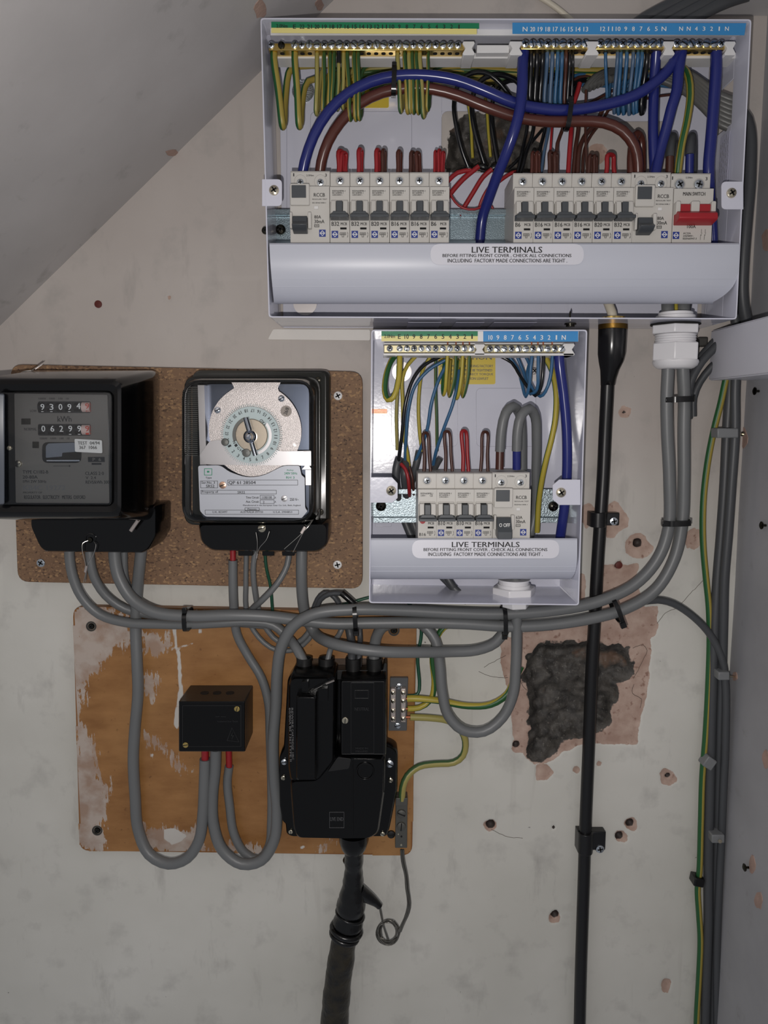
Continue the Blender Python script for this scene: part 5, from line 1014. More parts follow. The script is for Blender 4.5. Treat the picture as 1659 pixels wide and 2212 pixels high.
wire('green wire leaving behind the narrow box towards the thick cables', [(700,1312,.012),(740,1306,.012),(800,1290,.010),(830,1285,.008)], 3.2, 'green')
wire('green wire running down beside the orange board to the earth block', [(880,1300,.012),(905,1330,.014),(910,1370,.014),(902,1420,.015),(906,1480,.016),(902,1500,.018),(880,1503,.019)], 3.6, 'green')
cable('thick grey cable from right of the time switch, below the bundle, towards the narrow box', [([(652,1180,.030),(651,1230,.030),(653,1290,.024),(660,1330,.020),(680,1367,.022),(712,1388,.048),(765,1401,.060),(830,1408,.060),(900,1409,.050),(970,1408,.036),(1030,1404,.032),(1070,1388,.028),(1091,1358,.024),(1094,1330,.022)], 12, 'grey')])
cable('grey cable hanging in a deep U between orange board and dark wall hole', [([(880,1335,.022),(915,1352,.026),(940,1383,.030),(949,1430,.032),(955,1495,.034),(968,1545,.036),(1000,1577,.038),(1045,1580,.038),(1085,1550,.037),(1108,1500,.036),(1114,1440,.035),(1116,1370,.034),(1115,1300,.036),(1112,1230,.038)], 11.5, 'grey')])
cable('black sleeved grey loop above the bundle, left of the narrow box', [([(684,1318,.022),(692,1296,.026),(712,1283,.030),(735,1282,.032),(742,1283,.034)], 5.6, 'dgrey', 'sheath'), ([(738,1281,.034),(752,1293,.036),(768,1308,.036)], 7, 'tape', 'black_sleeve')])
cable('short grey loop behind the sleeved one above the bundle', [([(676,1320,.016),(685,1296,.018),(700,1281,.020),(714,1283,.020),(730,1300,.020),(738,1320,.018)], 5.6, 'dgrey')])
cable('thin grey cable into the second gland of the service head', [([(742,1350,.022),(732,1372,.024),(716,1396,.038),(705,1440,.046)], 6, 'grey')])
cable('dark cable pair, left one, into the third gland of the service head', [([(752,1350,.022),(758,1380,.024),(760,1410,.040),(760,1440,.046)], 9, 'dgrey')])
cable('dark thinner cable, right one, into the third gland of the service head', [([(776,1350,.024),(778,1380,.026),(776,1410,.042),(775,1440,.046)], 6, 'dgrey')])
cable('grey cable bending down into the rightmost gland of the service head', [([(850,1345,.018),(825,1356,.020),(812,1380,.028),(808,1410,.040),(808,1442,.046)], 12, 'grey')])
cable('grey cable branching right from the bundle to the corner and down', [([(1385,1300,.020),(1420,1296,.018),(1455,1304,.016),(1500,1334,.014),(1537,1375,.014),(1560,1425,.016),(1567,1480,.017),(1567,1600,.018),(1562,1720,.016),(1558,1820,.014),(1554,1900,.014),(1549,2050,.014),(1549,2250,.014)], 8, 'dgrey')])
# --- thick yellow-green earths round the block and the clamp
wire('thick yellow-green wire from the earth block curving up behind the grey U cable', [(880,1509,.021),(900,1509,.022),(950,1514,.022),(1010,1525,.022),(1060,1522,.022),(1095,1500,.020),(1110,1470,.018),(1125,1440,.014)], 7.5, 'gy3', twist=3, bare=([(866,1509,.0215),(884,1509,.021)], 3.4))
wire('yellow-green wire from the earth block up behind the bundle', [(880,1531,.020),(905,1529,.018),(930,1512,.016),(938,1478,.015),(934,1420,.015),(940,1385,.015),(960,1355,.015),(990,1345,.014)], 6.5, 'gy3', twist=5, bare=([(866,1531,.0205),(884,1531,.020)], 3))
wire('pale yellow-green wire from the lowest earth terminal down to the tarnished clamp', [(886,1549,.020),(930,1551,.019),(965,1556,.018),(990,1570,.016),(1005,1600,.014),(1000,1632,.014),(980,1647,.014),(940,1650,.015),(905,1656,.018),(880,1676,.022),(870,1700,.024),(868,1728,.023)], 7.5, 'gy2', twist=.3, bare=([(866,1549,.0205),(890,1549,.020)], 3.2))
# --- inside of the narrow box
wire('thick green-yellow wire looping below the first earth terminal of the narrow box', [(863,760,.058),(863,790,.060),(860,825,.062),(850,858,.064),(838,864,.062),(831,845,.058),(834,810,.054),(845,780,.048),(856,766,.042)], 6.2, 'gy3', twist=0)
wire('green-yellow wire hanging straight down left of the others in the narrow box', [(860,790,.036),(858,850,.034),(856,900,.030),(858,972,.024)], 3.7, 'gy2', twist=0)
wire('green-yellow wire arching left and down past the washer in the narrow box', [(900,768,.040),(880,790,.036),(869,818,.032),(870,870,.030),(872,940,.028),(880,980,.024),(884,1010,.020)], 4, 'gy3', twist=0)
wire('green-yellow wire curving down between the two blue ones in the narrow box', [(930,770,.036),(913,800,.032),(905,850,.028),(904,900,.026),(908,950,.024),(912,975,.022)], 3.8, 'gy3', twist=0)
wire('green-yellow wire straight down behind the middle blue wire in the narrow box', [(941,772,.030),(941,840,.028),(943,900,.026),(944,975,.022)], 3.4, 'gy', twist=0)
wire('black wire sweeping down left in the narrow box', [(955,769,.034),(916,789,.036),(892,820,.038),(876,870,.038),(868,940,.034),(862,985,.028),(860,1010,.024)], 3.8, 'black')
wire('blue wire following the black one down left in the narrow box', [(962,778,.040),(925,800,.038),(896,835,.036),(883,880,.034),(877,940,.030),(875,995,.022)], 3.6, 'lblue')
wire('blue wire bending down to the leftmost breakers in the narrow box', [(966,785,.042),(948,820,.044),(932,870,.044),(922,930,.040),(902,985,.030),(895,1000,.024)], 3.6, 'lblue')
wire('blue wire slanting down from the yellow caution sticker in the narrow box', [(992,800,.040),(988,832,.046),(977,876,.046),(960,922,.042),(942,975,.034),(936,1004,.026)], 3.6, 'lblue')
for i, (tn, xt, xb, yb) in enumerate([(4, 967, 961, 853), (3, 985, 974, 856), (2, 1000, 990, 861), (1, 1014, 1003, 857)]):
    wire(f'{["leftmost","second","third","rightmost"][i]} of four green-yellow loops before the caution sticker in the narrow box', [(xt,758,.058),(xt-1,775,.058),(xt-3,810,.056),(xb,yb-8,.052),(xb-3,yb,.048),(xb-5,yb-12,.042),(xb-3,805,.034),(xb-1,780,.028)], 3.9, 'gy' if i in (1, 3) else 'gy3', twist=2*(i % 2), group=None, bare=([(xt,760,.0585),(xt,722+14,.058)], 1.6))
for i, (lb, m_, pts) in enumerate([
  ('blue wire loop under the narrow neutral bar, leftmost of the blue ones', 'lblue', [(1225,262),(1215,350),(1205,480),(1180,553),(1150,450),(1120,350),(1060,265)]),
  ('blue wire loop under the narrow neutral bar, second of the blue ones', 'lblue', [(1270,262),(1268,400),(1262,500),(1215,535),(1190,470),(1165,380),(1120,270)]),
  ('black wire loop under the narrow neutral bar', 'black', [(1308,262),(1300,400),(1285,500),(1250,548),(1190,480),(1130,390),(1080,310),(1000,265)]),
  ('blue wire loop under the narrow neutral bar, rightmost of the blue ones', 'lblue', [(1372,262),(1355,420),(1320,520),(1285,552),(1230,500),(1190,380),(1205,320),(1180,268)])]):
    q = zp(5, pts); wire(lb, lerpd(q, [.058, .058, .052, .042, .030, .028]), 3.6, m_, bare=([(q[0][0], q[0][1]+3, .058), (q[0][0]-1, 738, .058)], 1.7))
wire('long green-yellow wire down the right side of the narrow box', [(1175,768,.036),(1192,800,.040),(1201,845,.044),(1200,900,.046),(1192,945,.046),(1178,1000,.042),(1168,1050,.036),(1163,1090,.030),(1160,1150,.026)], 6.3, 'gy3', twist=0)
wire('thick blue cable down the right side of the narrow box', [(1207,752,.058),(1209,790,.058),(1217,850,.056),(1224,930,.054),(1225,1010,.052),(1221,1080,.050),(1213,1140,.046),(1205,1190,.040),(1190,1240,.036)], 10.8, 'blue', 'cable', 'cable', n=16)
cable('grey cable arching left of its twin above the narrow box breakers, brown core bared', [([(1080,975,.050),(1083,930,.052),(1092,893,.052),(1108,878,.048),(1122,893,.040),(1127,930,.032),(1128,1000,.024),(1128,1120,.020),(1120,1200,.026),(1112,1240,.036)], 10.5, 'grey', 'sheath'), ([(1080,972,.050),(1079,1014,.050)], 9, 'dbrown', 'brown_core')])
cable('grey cable arching right of its twin above the narrow box breakers, blue core bared', [([(1116,974,.054),(1118,930,.056),(1126,897,.056),(1143,883,.052),(1156,900,.044),(1159,950,.036),(1158,1020,.028),(1154,1120,.022),(1130,1200,.028),(1118,1240,.036)], 10.5, 'grey', 'sheath'), ([(1116,972,.054),(1116,1014,.052)], 9, mat.__name__ and 'blue', 'blue_core')])
def uloop(label, x0, x1, yt, yb, r, m, d0=.050, d1=.044, lean=0, group=None):
    xm = (x0+x1)/2 + lean; return wire(label, [(x0,yb+6,d0),(x0+(xm-x0)*.25,(yb*2+yt)/3,d0),(xm-(x1-x0)*.28-r*.25,yt+r+2,d0),(xm,yt+r*.8,(d0+d1)/2),(xm+(x1-x0)*.28+r*.25,yt+r+2,d1),(x1-(x1-xm)*.25,(yb*2+yt)/3,d1),(x1,yb+6,d1)], r, m, n=10, step=.003, group=group)
for lb, x0, x1, yt, r, m_, ln in [('brown wire hooked into the first breaker of the narrow box', 916, 930, 932, 3.6, 'dbrown', -4), ('brown wire hooked into the second breaker of the narrow box', 962, 977, 929, 3.4, 'dbrown', -4), ('red wire hooked into the third breaker of the narrow box', 1000, 1012, 927, 4.2, 'redw', -4), ('dark brown wire hooked into the fourth breaker of the narrow box', 1038, 1054, 930, 3.4, 'dbrown', 2)]:
    uloop(lb, x0, x1, yt, 1012, r, m_, .046, .042, ln)
dg = 'dgrey'
wire('dark grey sheathed cable end beside the left mounting tab of the narrow box', [(862,990,.024),(856,1012,.026),(856,1050,.022),(866,1100,.0095),(880,1140,.010),(905,1190,.014),(950,1240,.018),(985,1275,.024),(1010,1300,.024)], 8.5, dg, 'cable', 'cable', flat=.8)
wire('dark grey sheathed cable reaching up left of the narrow box breakers', [(905,975,.026),(900,1000,.026),(892,1030,.022),(884,1070,.0095),(890,1120,.0095),(905,1160,.012),(945,1215,.018),(975,1262,.024),(1000,1300,.020)], 7.5, dg, 'cable', 'cable', flat=.8)
wire('dark grey sheathed cable with slit end beside the red wire in the narrow box', [(876,995,.020),(874,1020,.028),(876,1050,.022),(882,1095,.0095),(895,1140,.010),(920,1180,.012)], 9, dg, 'cable', 'cable', flat=.7)
wire('short dark grey sheath end between the first two breakers of the narrow box', [(951,990,.024),(944,1002,.022),(936,1018,.018),(925,1040,.014)], 7, dg, 'cable', 'cable', flat=.7)
wire('red wire curving down behind the left mounting tab of the narrow box', [(866,1002,.030),(876,1014,.033),(882,1035,.034),(884,1060,.030),(885,1075,.009)], 4, 'redw'); wire('brown wire beside the red one at the left of the narrow box', [(884,1008,.026),(890,1030,.028),(893,1060,.022),(894,1075,.009)], 3.2, 'dbrown')
# --- inside of the wide box: heavy cables first
wire('heavy blue cable arching over the left bank of the wide box to the neutral bar', [(652,385,.050),(658,350,.054),(677,295,.058),(708,243,.060),(750,203,.060),(800,177,.060),(855,164,.060),(920,163,.060),(985,173,.060),(1045,195,.060),(1110,222,.058),(1170,235,.056),(1230,238,.054),(1300,228,.054),(1370,207,.056),(1425,170,.058),(1452,140,.058),(1466,112,.057)], 11.5, 'blue', 'cable', 'cable', n=18, step=.008)
wire('heavy brown cable arching under the blue one across the wide box', [(690,385,.048),(694,350,.052),(708,308,.056),(735,265,.056),(775,225,.056),(825,200,.056),(880,190,.056),(935,193,.056),(990,207,.056),(1050,231,.056),(1120,254,.054),(1190,263,.054),(1250,262,.054),(1305,265,.056),(1345,283,.056),(1370,315,.054),(1378,350,.050),(1378,385,.046)], 11.5, 'brown', 'cable', 'cable', n=18, step=.008)
wire('short heavy brown cable beside the arched one at the right RCCB', [(1364,385,.044),(1364,340,.044),(1368,305,.042),(1376,290,.038),(1384,300,.034),(1386,340,.030),(1386,385,.028)], 9.5, 'brown', 'cable', 'cable', n=16)
wire('heavy blue cable dropping from the left neutral bar and crossing the arch', [(1132,104,.058),(1129,140,.062),(1128,190,.066),(1122,240,.068),(1110,285,.066),(1092,335,.058),(1070,390,.044),(1052,440,.032),(1042,470,.026),(1035,540,.020)], 11.5, 'blue', 'cable', 'cable', n=18)
wire('heavy blue cable straight down from the middle neutral bar to the right RCCB', [(1418,104,.058),(1415,150,.052),(1412,220,.048),(1411,300,.048),(1415,385,.046)], 11, 'blue', 'cable', 'cable', n=18)
wire('heavy blue cable curving down from the rightmost neutral bar beside the straight one', [(1474,104,.058),(1466,150,.060),(1462,195,.060),(1450,235,.058),(1440,275,.054),(1425,330,.050),(1414,385,.052)], 11.5, 'blue', 'cable', 'cable', n=18)
wire('heavy blue cable at the far right of the wide box passing the main switch', [(1547,104,.058),(1547,150,.058),(1542,220,.056),(1536,300,.054),(1531,360,.052),(1533,430,.046),(1538,500,.040),(1540,560,.034)], 12, 'blue', 'cable', 'cable', n=18)
wire('broad green-yellow cable curving down to the main switch', [(1462,150,.030),(1478,150,.040),(1488,170,.048),(1491,205,.050),(1484,260,.050),(1473,310,.050),(1467,350,.048),(1463,385,.044)], 8, 'gy5', 'cable', 'cable', n=14, twist=0)
cable('grey cable with brown core at the left pole of the main switch', [([(1447,340,.046),(1449,310,.044),(1453,296,.038),(1456,310,.030),(1456,380,.024),(1456,520,.022),(1450,640,.034),(1443,700,.044)], 9.8, 'dgrey', 'sheath'), ([(1447,338,.046),(1446,385,.044)], 9, 'dbrown', 'brown_core')])
cable('grey cable with blue core at the right pole of the main switch', [([(1490,335,.048),(1491,310,.046),(1494,296,.040),(1496,310,.032),(1496,380,.024),(1494,520,.022),(1486,640,.034),(1477,700,.044)], 9.8, 'dgrey', 'sheath'), ([(1490,333,.048),(1489,385,.044)], 9, 'blue', 'blue_core')])
wire('yellow-green core between the grey cables above the big white gland', [(1459,640,.040),(1460,670,.044),(1461,720,.044)], 4.5, 'gy3')
# earth wires of the wide box: down from the bar, round and back up, then along to the right
def earth(label, xt, xb, yb, r, m, ybk, xe, ye, dd=0, tw=3):
    wire(label, [(xt,112,.058),(xt-.5,128,.060),(xt+(xb-xt)*.5,(118+yb)/2,.060),(xb-2,yb-12,.059),(xb,yb-3,.055),(xb+3,yb-12,.048),(xb+5,(yb+ybk)/2+6,.036-dd),(xb+18,ybk+6,.028-dd),(xb+50,ybk,.024-dd),((xb+50+xe)/2,(ybk+ye)/2-2,.018-dd),(xe,ye,.014-dd)], r, m, twist=tw, step=.007, bare=([(xt,106,.058),(xt,116,.058)], 2))
earth('thick green-yellow wire hanging from the first screw of the wide earth bar', 592, 611, 277, 7.5, 'gy4', 142, 900, 140, 0, 0)
earth('thick green-yellow wire hanging from terminal E of the wide earth bar', 637, 647, 277, 7, 'gy4', 170, 880, 150, .002, 0)
EWL = [(20,685,684,250,4.6),(19,700,699,247,4.4),(18,713,711,247,4.4),(17,732,729,240,4.2),(16,750,757,262,4.6),(15,765,769,262,4.6),(9,859,866,245,4.6),(8,874,881,247,4.2),(7,890,894,247,4.4),(6,907,915,256,4.8),(5,925,924,242,3.6)]
ORW = ['first', 'second', 'third', 'fourth', 'fifth', 'sixth', 'seventh', 'eighth']
for i, (tn, xt, xb, yb, r) in enumerate(EWL):
    earth(f'{ORW[i if i < 6 else i-6]} thin green-yellow wire loop of the {"left" if i < 6 else "right"} cluster under the wide earth bar', xt, xb, yb, r, 'gy' if i % 3 else 'gy2', 136+(i*7) % 30, 1180+(i*37) % 120, 140+(i*11) % 34, .001*(i % 5), 2+i % 4)
for i, (xt, xb, yb, tn) in enumerate([(722, 718, 236, 'partly hidden left of the black sleeve'), (742, 741, 238, 'partly hidden right of the black sleeve'), (774, 777, 261, 'at the right end of the left cluster'), (883, 886, 246, 'tucked into the right cluster, left side'), (899, 904, 248, 'tucked into the right cluster, right side')]):
    earth(f'green-yellow wire loop under the wide earth bar, {tn}', xt, xb, yb, 4.2, 'gy2' if i % 2 else 'gy', 140+(i*9) % 25, 1150+i*30, 145+i*6, .002, 3)
mb = MB(); mb.tube([P(732,112,.0615), P(732,136,.0618)], .0021, n=10); solo('wire_sleeve', mb, M['black'], 'short black sleeve on a green-yellow wire under the wide earth bar', 'sleeve')
for i, (y0, y1, m_) in enumerate([(136,137,'gy3'),(146,148,'gy'),(157,158,'gy3'),(166,168,'gy2'),(176,160,'gy')]):
    wire(['uppermost','second','third','fourth','lowest'][i] + ' green-yellow wire of the flat run behind the heavy arched cables', [(770+8*i,y0+22,.010+.001*i),(830,y0+6,.012),(940,y0,.012+.001*i),(1060,(y0+y1)/2+2,.012),(1180,y1,.014),(1290,y1+4,.016),(1400,y1-4,.018),(1480,y1+12,.022)], 6.4, m_, twist=1.5, step=.01)
# neutral wires of the wide box
def neutral(label, xt, xb, yb, r, m, xe=1440, ye=185, d=.0):
    wire(label, [(xt,110,.058),(xt,126,.059),(xt+(xb-xt)*.4,165,.052-d),(xb,yb-26,.046-d),(xb+1,yb-3,.042-d),(xb+5,yb-12,.034-d),(xb+9,yb-50,.026-d),(xb+30,ye-6,.018),((xb+xe)/2+20,ye-4,.016),(xe,ye,.018)], r, m, step=.007, bare=([(xt,104,.058),(xt,114,.058)], 2))
NL = [('black', 1147, 1144, 232, 5.2, 'black'), ('black', 1160, 1155, 236, 5.6, 'black'), ('black', 1172, 1166, 236, 5.2, 'black'), ('blue', 1182, 1176, 236, 4.4, 'sblue'), ('slate blue', 1193, 1188, 240, 4.4, 'sblue'), ('blue', 1205, 1199, 238, 4, 'lblue'), ('blue', 1214, 1210, 236, 4, 'lblue'), ('dark brown', 1223, 1219, 238, 4, 'dbrown'), ('black', 1231, 1226, 238, 3.6, 'black'), ('thin black', 1238, 1235, 232, 2.6, 'black')]
for i, (nm, xt, xb, yb, r, m_) in enumerate(NL): neutral(f'{nm} wire hanging from the left neutral bar, {["first","second","third","fourth","fifth","sixth","seventh","eighth","ninth","tenth"][i]} right of the heavy blue cable', xt, xb, yb, r, m_, 1400+5*i, 170+4*(i % 6), .001*(i % 4))
NL = [('blue', 1308, 1311, 222, 3.4, 'lblue'), ('blue', 1334, 1326, 247, 4, 'sblue'), ('blue', 1341, 1335, 249, 4, 'lblue'), ('blue', 1354, 1346, 249, 4, 'lblue'), ('blue', 1368, 1358, 250, 4, 'sblue'), ('blue', 1378, 1368, 248, 4, 'lblue'), ('blue', 1387, 1374, 245, 4, 'lblue'), ('black', 1398, 1385, 248, 5.5, 'black')]
for i, (nm, xt, xb, yb, r, m_) in enumerate(NL): neutral(f'{nm} wire looped from the middle neutral bar, {["first","second","third","fourth","fifth","sixth","seventh","last"][i]} from its left end', xt, xb, yb, r, m_, 1470, 165+5*(i % 6), .001*(i % 3))
# flat grey sheaths leaving through the right-hand side
for i in range(7):
    y0 = 150 + 7*i; y1 = 208 + 10.5*i; lb = ['uppermost','second','third','fourth','fifth','sixth','lowest'][i]
    wire(f'grey sheathed cable, {lb} of the bunch leaving through the right side of the wide box', [(1262+9*i,196-4*i,.030),(1285+8*i,168,.026),(1340+6*i,150+2*i,.018),(1420,146+4*i,.018),(1475,y0+2,.024),(1520,(y0+y1)/2+2,.032),(1556,y1-2,.038),(1590,y1+10,.041),(1597,y1+11,.040)], 8, 'duct', 'cable', 'cable', n=10, step=.008)
# single wires coming down to the right-hand bank
for lb, m_, r, pts, ds in [
  ('thick red wire running down to the third breaker of the right bank', 'redw', 5, [(1252,180),(1247,200),(1236,235),(1234,278),(1230,330),(1227,380)], [.034,.040,.046]),
  ('thin red wire left of the thick red one above the right bank', 'redw', 2.6, [(1196,240),(1192,280),(1189,325),(1186,380)], [.036,.042]),
  ('brown wire crossing behind the arch down to the second breaker of the right bank', 'dbrown', 4, [(1222,235),(1215,280),(1204,310),(1203,345),(1202,380)], [.034,.044]),
  ('brown wire straight down above the fourth breaker of the right bank', 'dbrown', 3, [(1266,195),(1265,240),(1265,300),(1269,380)], [.036,.044]),
  ('brown wire slanting down left above the fourth breaker of the right bank', 'dbrown', 5, [(1310,215),(1290,262),(1265,292),(1252,320),(1247,380)], [.024,.044]),
  ('second brown wire slanting down left behind the first', 'dbrown', 3.4, [(1330,210),(1300,262),(1277,292),(1262,325),(1258,380)], [.020,.040]),
  ('brown wire below the tie dropping between the third and fourth breakers', 'dbrown', 4.4, [(1250,235),(1249,280),(1243,320),(1238,380)], [.030,.042]),
  ('thin blue wire slanting down to the first breaker of the right bank', 'sblue', 3.4, [(1190,240),(1184,285),(1175,330),(1168,385)], [.030,.036]),
  ('black wire slanting down beside the thin blue one', 'black', 4, [(1182,240),(1176,285),(1166,325),(1160,385)], [.026,.030]),
  ('black wire crossing the wall opening towards the right bank', 'black', 3.2, [(1172,280),(1145,312),(1120,345),(1098,365)], [.018,.020]),
  ('second black wire falling left of the right bank', 'black', 3.6, [(1141,235),(1138,280),(1128,325),(1118,372)], [.022,.028]),
  ('black wire from the heavy blue cable down behind the right bank', 'black', 4, [(1156,235),(1150,290),(1135,335),(1122,385)], [.020,.030]),
  ('thin brown wire running right behind the heavy blue cables', 'dbrown', 2.6, [(1310,240),(1360,222),(1430,207),(1475,203)], [.018,.018]),
  ('thin red wire slanting up right above the right bank', 'dbrown', 2.8, [(1250,232),(1290,214),(1315,200),(1340,190)], [.022,.018])]:
    wire(lb, lerpd(pts, ds), r, m_)
# black wires round the wall opening and the red ones joined to them
b18 = lambda pts, ds: lerpd(zp(18, pts), ds)
wire('black wire, leftmost of three big loops over the wall opening', b18([(300,1050),(240,890),(190,680),(168,500),(195,330),(270,230),(380,190),(490,215),(590,300),(680,420),(760,520)], [.026,.034,.036,.034,.030,.026]), 4.8, 'black')
wire('black wire, middle of three big loops over the wall opening', b18([(445,1030),(395,870),(345,670),(330,450),(375,310),(450,240),(560,212),(660,235),(740,280),(800,400)], [.024,.032,.032,.028,.022]), 5.4, 'black')
wire('black wire, rightmost of three big loops over the wall opening', b18([(565,1030),(535,860),(505,640),(508,490),(545,370),(620,285),(720,262),(800,300)], [.022,.028,.026,.020]), 5, 'black')
wire('green-yellow wire showing behind the middle black loop in the wall opening', b18([(285,430),(310,560),(322,700),(330,880),(335,960)], [.008,.008]), 3.6, 'gy3'); wire('green-yellow wire showing left of the right black loop in the wall opening', b18([(450,420),(465,560),(475,720),(488,870),(495,950)], [.008,.008]), 3.4, 'gy3')
wire('red wire leaving the left bank upwards to the first connector', b18([(60,1230),(130,1150),(200,1092),(320,1065)], [.030,.026]), 5, 'redw'); wire('red wire slanting up right to the middle connector', b18([(80,1360),(140,1275),(250,1150),(390,1035)], [.026,.026]), 5.5, 'redw')
wire('thin red wire sagging over the rail right of the left bank', b18([(120,1230),(150,1310),(210,1385),(300,1420),(400,1405),(450,1330),(520,1240)], [.030,.030]), 2.6, 'redw'); wire('red wire slanting up from the rail to the right connector', b18([(215,1470),(260,1400),(340,1270),(430,1130),(510,1060)], [.020,.026]), 5, 'redw')
wire('red wire rising from the rail beside the heavy blue cable', b18([(385,1450),(405,1370),(430,1310),(475,1235),(540,1160)], [.018,.024]), 3.6, 'redw'); wire('thin red wire crossing under the heavy blue cable at the rail', b18([(470,1340),(510,1400),(530,1440)], [.020,.018]), 2.4, 'redw'); wire('red wire emerging right of the heavy blue cable below the opening', b18([(560,1180),(620,1135),(690,1092),(760,1080)], [.022,.022]), 4, 'redw')
for lb, pts in [('first of three dark taped joints under the wall opening', [(270,1035),(330,1065)]), ('middle of three dark taped joints under the wall opening', [(390,1030),(470,1050)]), ('last of three dark taped joints under the wall opening', [(500,1060),(570,1020)])]:
    mb = MB(); q = zp(18, pts); a_, b_ = P(*q[0], .025), P(*q[1], .025); m_ = (a_+b_)/2; mb.tube([a_, a_.lerp(m_, .4), m_, b_.lerp(m_, .4), b_], [.0022, .0031, .0033, .0031, .0022], n=12); solo('wire_joint', mb, M['tape'], lb, 'wire joint')
# live wires hooked into the breakers
L1 = 'of the left bank'
for lb, x0, x1, yt, r, m_, ln in [(f'red wire hooked into the first breaker {L1}, left loop', 731, 744, 322, 4.6, 'redw', -2), (f'dark red wire crossing the other in the first breaker {L1}', 734, 748, 326, 4, 'redw', 2), (f'red wire hooked into the second breaker {L1}', 775, 781, 319, 5, 'redw', 0), (f'red wire hooked into the third breaker {L1}', 813, 819, 320, 5, 'redw', 0), (f'dark brown wire beside the red one in the third breaker {L1}', 826, 832, 321, 4.2, 'dbrown', 0), (f'brown wire hooked into the fourth breaker {L1}', 860, 865, 323, 4.8, 'brown', 0), (f'brown wire hooked into the fifth breaker {L1}, left loop', 886, 894, 325, 4, 'dbrown', 1), (f'brown wire hooked into the fifth breaker {L1}, right loop', 900, 908, 326, 4.2, 'brown', -2), (f'thin red wire hooked into the sixth breaker {L1}, left one', 938, 942, 324, 2.8, 'redw', 1), (f'thin red wire hooked into the sixth breaker {L1}, middle one', 947, 951, 321, 3, 'redw', 0), (f'thin red wire hooked into the sixth breaker {L1}, right one', 954, 958, 326, 2.9, 'redw', 2),
   ('brown wire hooked into the first breaker of the right bank, left loop', 1148, 1154, 326, 3.4, 'brown', 1), ('brown wire hooked into the first breaker of the right bank, right loop', 1158, 1165, 326, 3.6, 'brown', 0), ('dark brown wire hooked into the second breaker of the right bank, left loop', 1187, 1192, 325, 4.4, 'dbrown', 0), ('dark brown wire hooked into the second breaker of the right bank, right loop', 1198, 1203, 327, 4.4, 'dbrown', 0), ('dark brown wire hooked into the fifth breaker of the right bank, left loop', 1271, 1278, 332, 3.8, 'dbrown', 2), ('dark brown wire hooked into the fifth breaker of the right bank, right loop', 1283, 1289, 333, 3.8, 'dbrown', 0), ('red wire bent like an arch above the fifth breaker of the right bank', 1309, 1328, 330, 5, 'redw', 0)]:
    uloop(lb, x0, x1, yt, 375, r, m_, .050, .044, ln)
# --- right-hand side: outside cables, glands, conduit
cable('dark grey cable bulging out right of the wide box', [([(1575,235,.020),(1605,246,.026),(1619,280,.030),(1620,380,.034),(1613,470,.036),(1606,560,.034),(1604,640,.030),(1612,690,.026),(1626,730,.022),(1640,770,.020)], 12, 'dgrey')])
cable('second dark grey cable between the wide box and the right wall', [([(1585,400,.014),(1592,480,.014),(1590,580,.014),(1588,680,.016),(1600,740,.020),(1620,780,.030)], 11, 'dgrey')])
for i, (x0, y0) in enumerate(((1395, 60), (1430, 60), (1462, 62), (1500, 60))):
    cable(f'dark grey cable above the wide box, {["leftmost","second","third","rightmost"][i]} of four', [([(x0-90,y0+50,.012),(x0-30,y0-2,.014+.003*i),(x0+20,y0-32,.018+.003*i),(x0+75,y0-58,.020+.003*i),(x0+150,y0-80,.022)], 13, 'dgrey')])
wire('beige cable slanting down behind the top of the wide box', [(1160,-10,.006),(1195,12,.006),(1240,50,.006),(1270,90,.006)], 6, 'beige', 'cable', 'cable')
# big black conduit cable
cable('long black cable running the full height right of the boxes', [([(1313,815,.020),(1311,860,.018),(1307,940,.014),(1303,1030,.012),(1298,1108,.012),(1290,1230,.012),(1285,1330,.012),(1278,1450,.012),(1273,1580,.012),(1268,1700,.012),(1264,1800,.012),(1261,1900,.012),(1257,2020,.012),(1254,2120,.012),(1251,2260,.012)], 13.5, 'conduit')])
bt = thing('gland_boot', 'black rubber boot over a brass gland under the wide box', 'gland', P(1313, 830, .02))
mb = MB(); q = P(1322, 712, .036); zf = lambda y, d: P(1320, y, d).z; rows_ = [(1323, 712, .036, 30), (1322, 740, .036, 29.5), (1321, 765, .035, 29), (1320, 782, .034, 26), (1317, 800, .031, 20), (1314, 820, .026, 16.5), (1313, 832, .022, 15.5)]
def ringv(x, y, d, r, n=28): c = P(x, y, d); k = r*mpp(y, d); return [(c.x+math.cos(2*math.pi*i/n)*k, c.y+math.sin(2*math.pi*i/n)*k, c.z) for i in range(n)]
mb.loft([ringv(*q) for q in rows_]); part('boot', mb, M['boot'], bt, smooth=50)
mb = MB(); mb.loft([ringv(1324, 712, .036, 31), ringv(1324, 700, .036, 31)]); mb.loft([ringv(1324, 699, .036, 27), ringv(1324, 690, .036, 27)]); part('locknut', mb, M['dbrass'], bt, bevel=.0005)
zf_ = min(bz)
mb = MB(); q = P(1325, 676, .036); mb.lathe([(25*mpp(680,.036), 0), (25*mpp(680,.036), .006), (20*mpp(680,.036), .006), (19*mpp(680,.036), .002), (.0001, .002)], (q.x, q.y, zf_+.0012), axis='z', n=28); part('brass_ring', mb, M['brass'], bt)
wire('beige inner cable rising out of the brass gland in the wide box', [(1306,620,.026),(1312,650,.032),(1322,676,.036),(1324,696,.036)], 10, 'beige', 'cable', 'cable', n=14)
mb = MB(); c = P(1232, 700, .05); mb.lathe([(.0040, 0), (.0040, .002), (.0055, .002), (.0055, .0032), (.0001, .0032)], (c.x, c.y, zf_-.0034), axis='z', n=16); mb.lathe([(.0009, 0), (.0009, .008), (.0001, .010)], (c.x-.0005, c.y, zf_+.0014), axis='z', n=10); solo('bolt', mb, M['bscrew'], 'small bolt sticking up through the floor of the wide box', 'bolt')
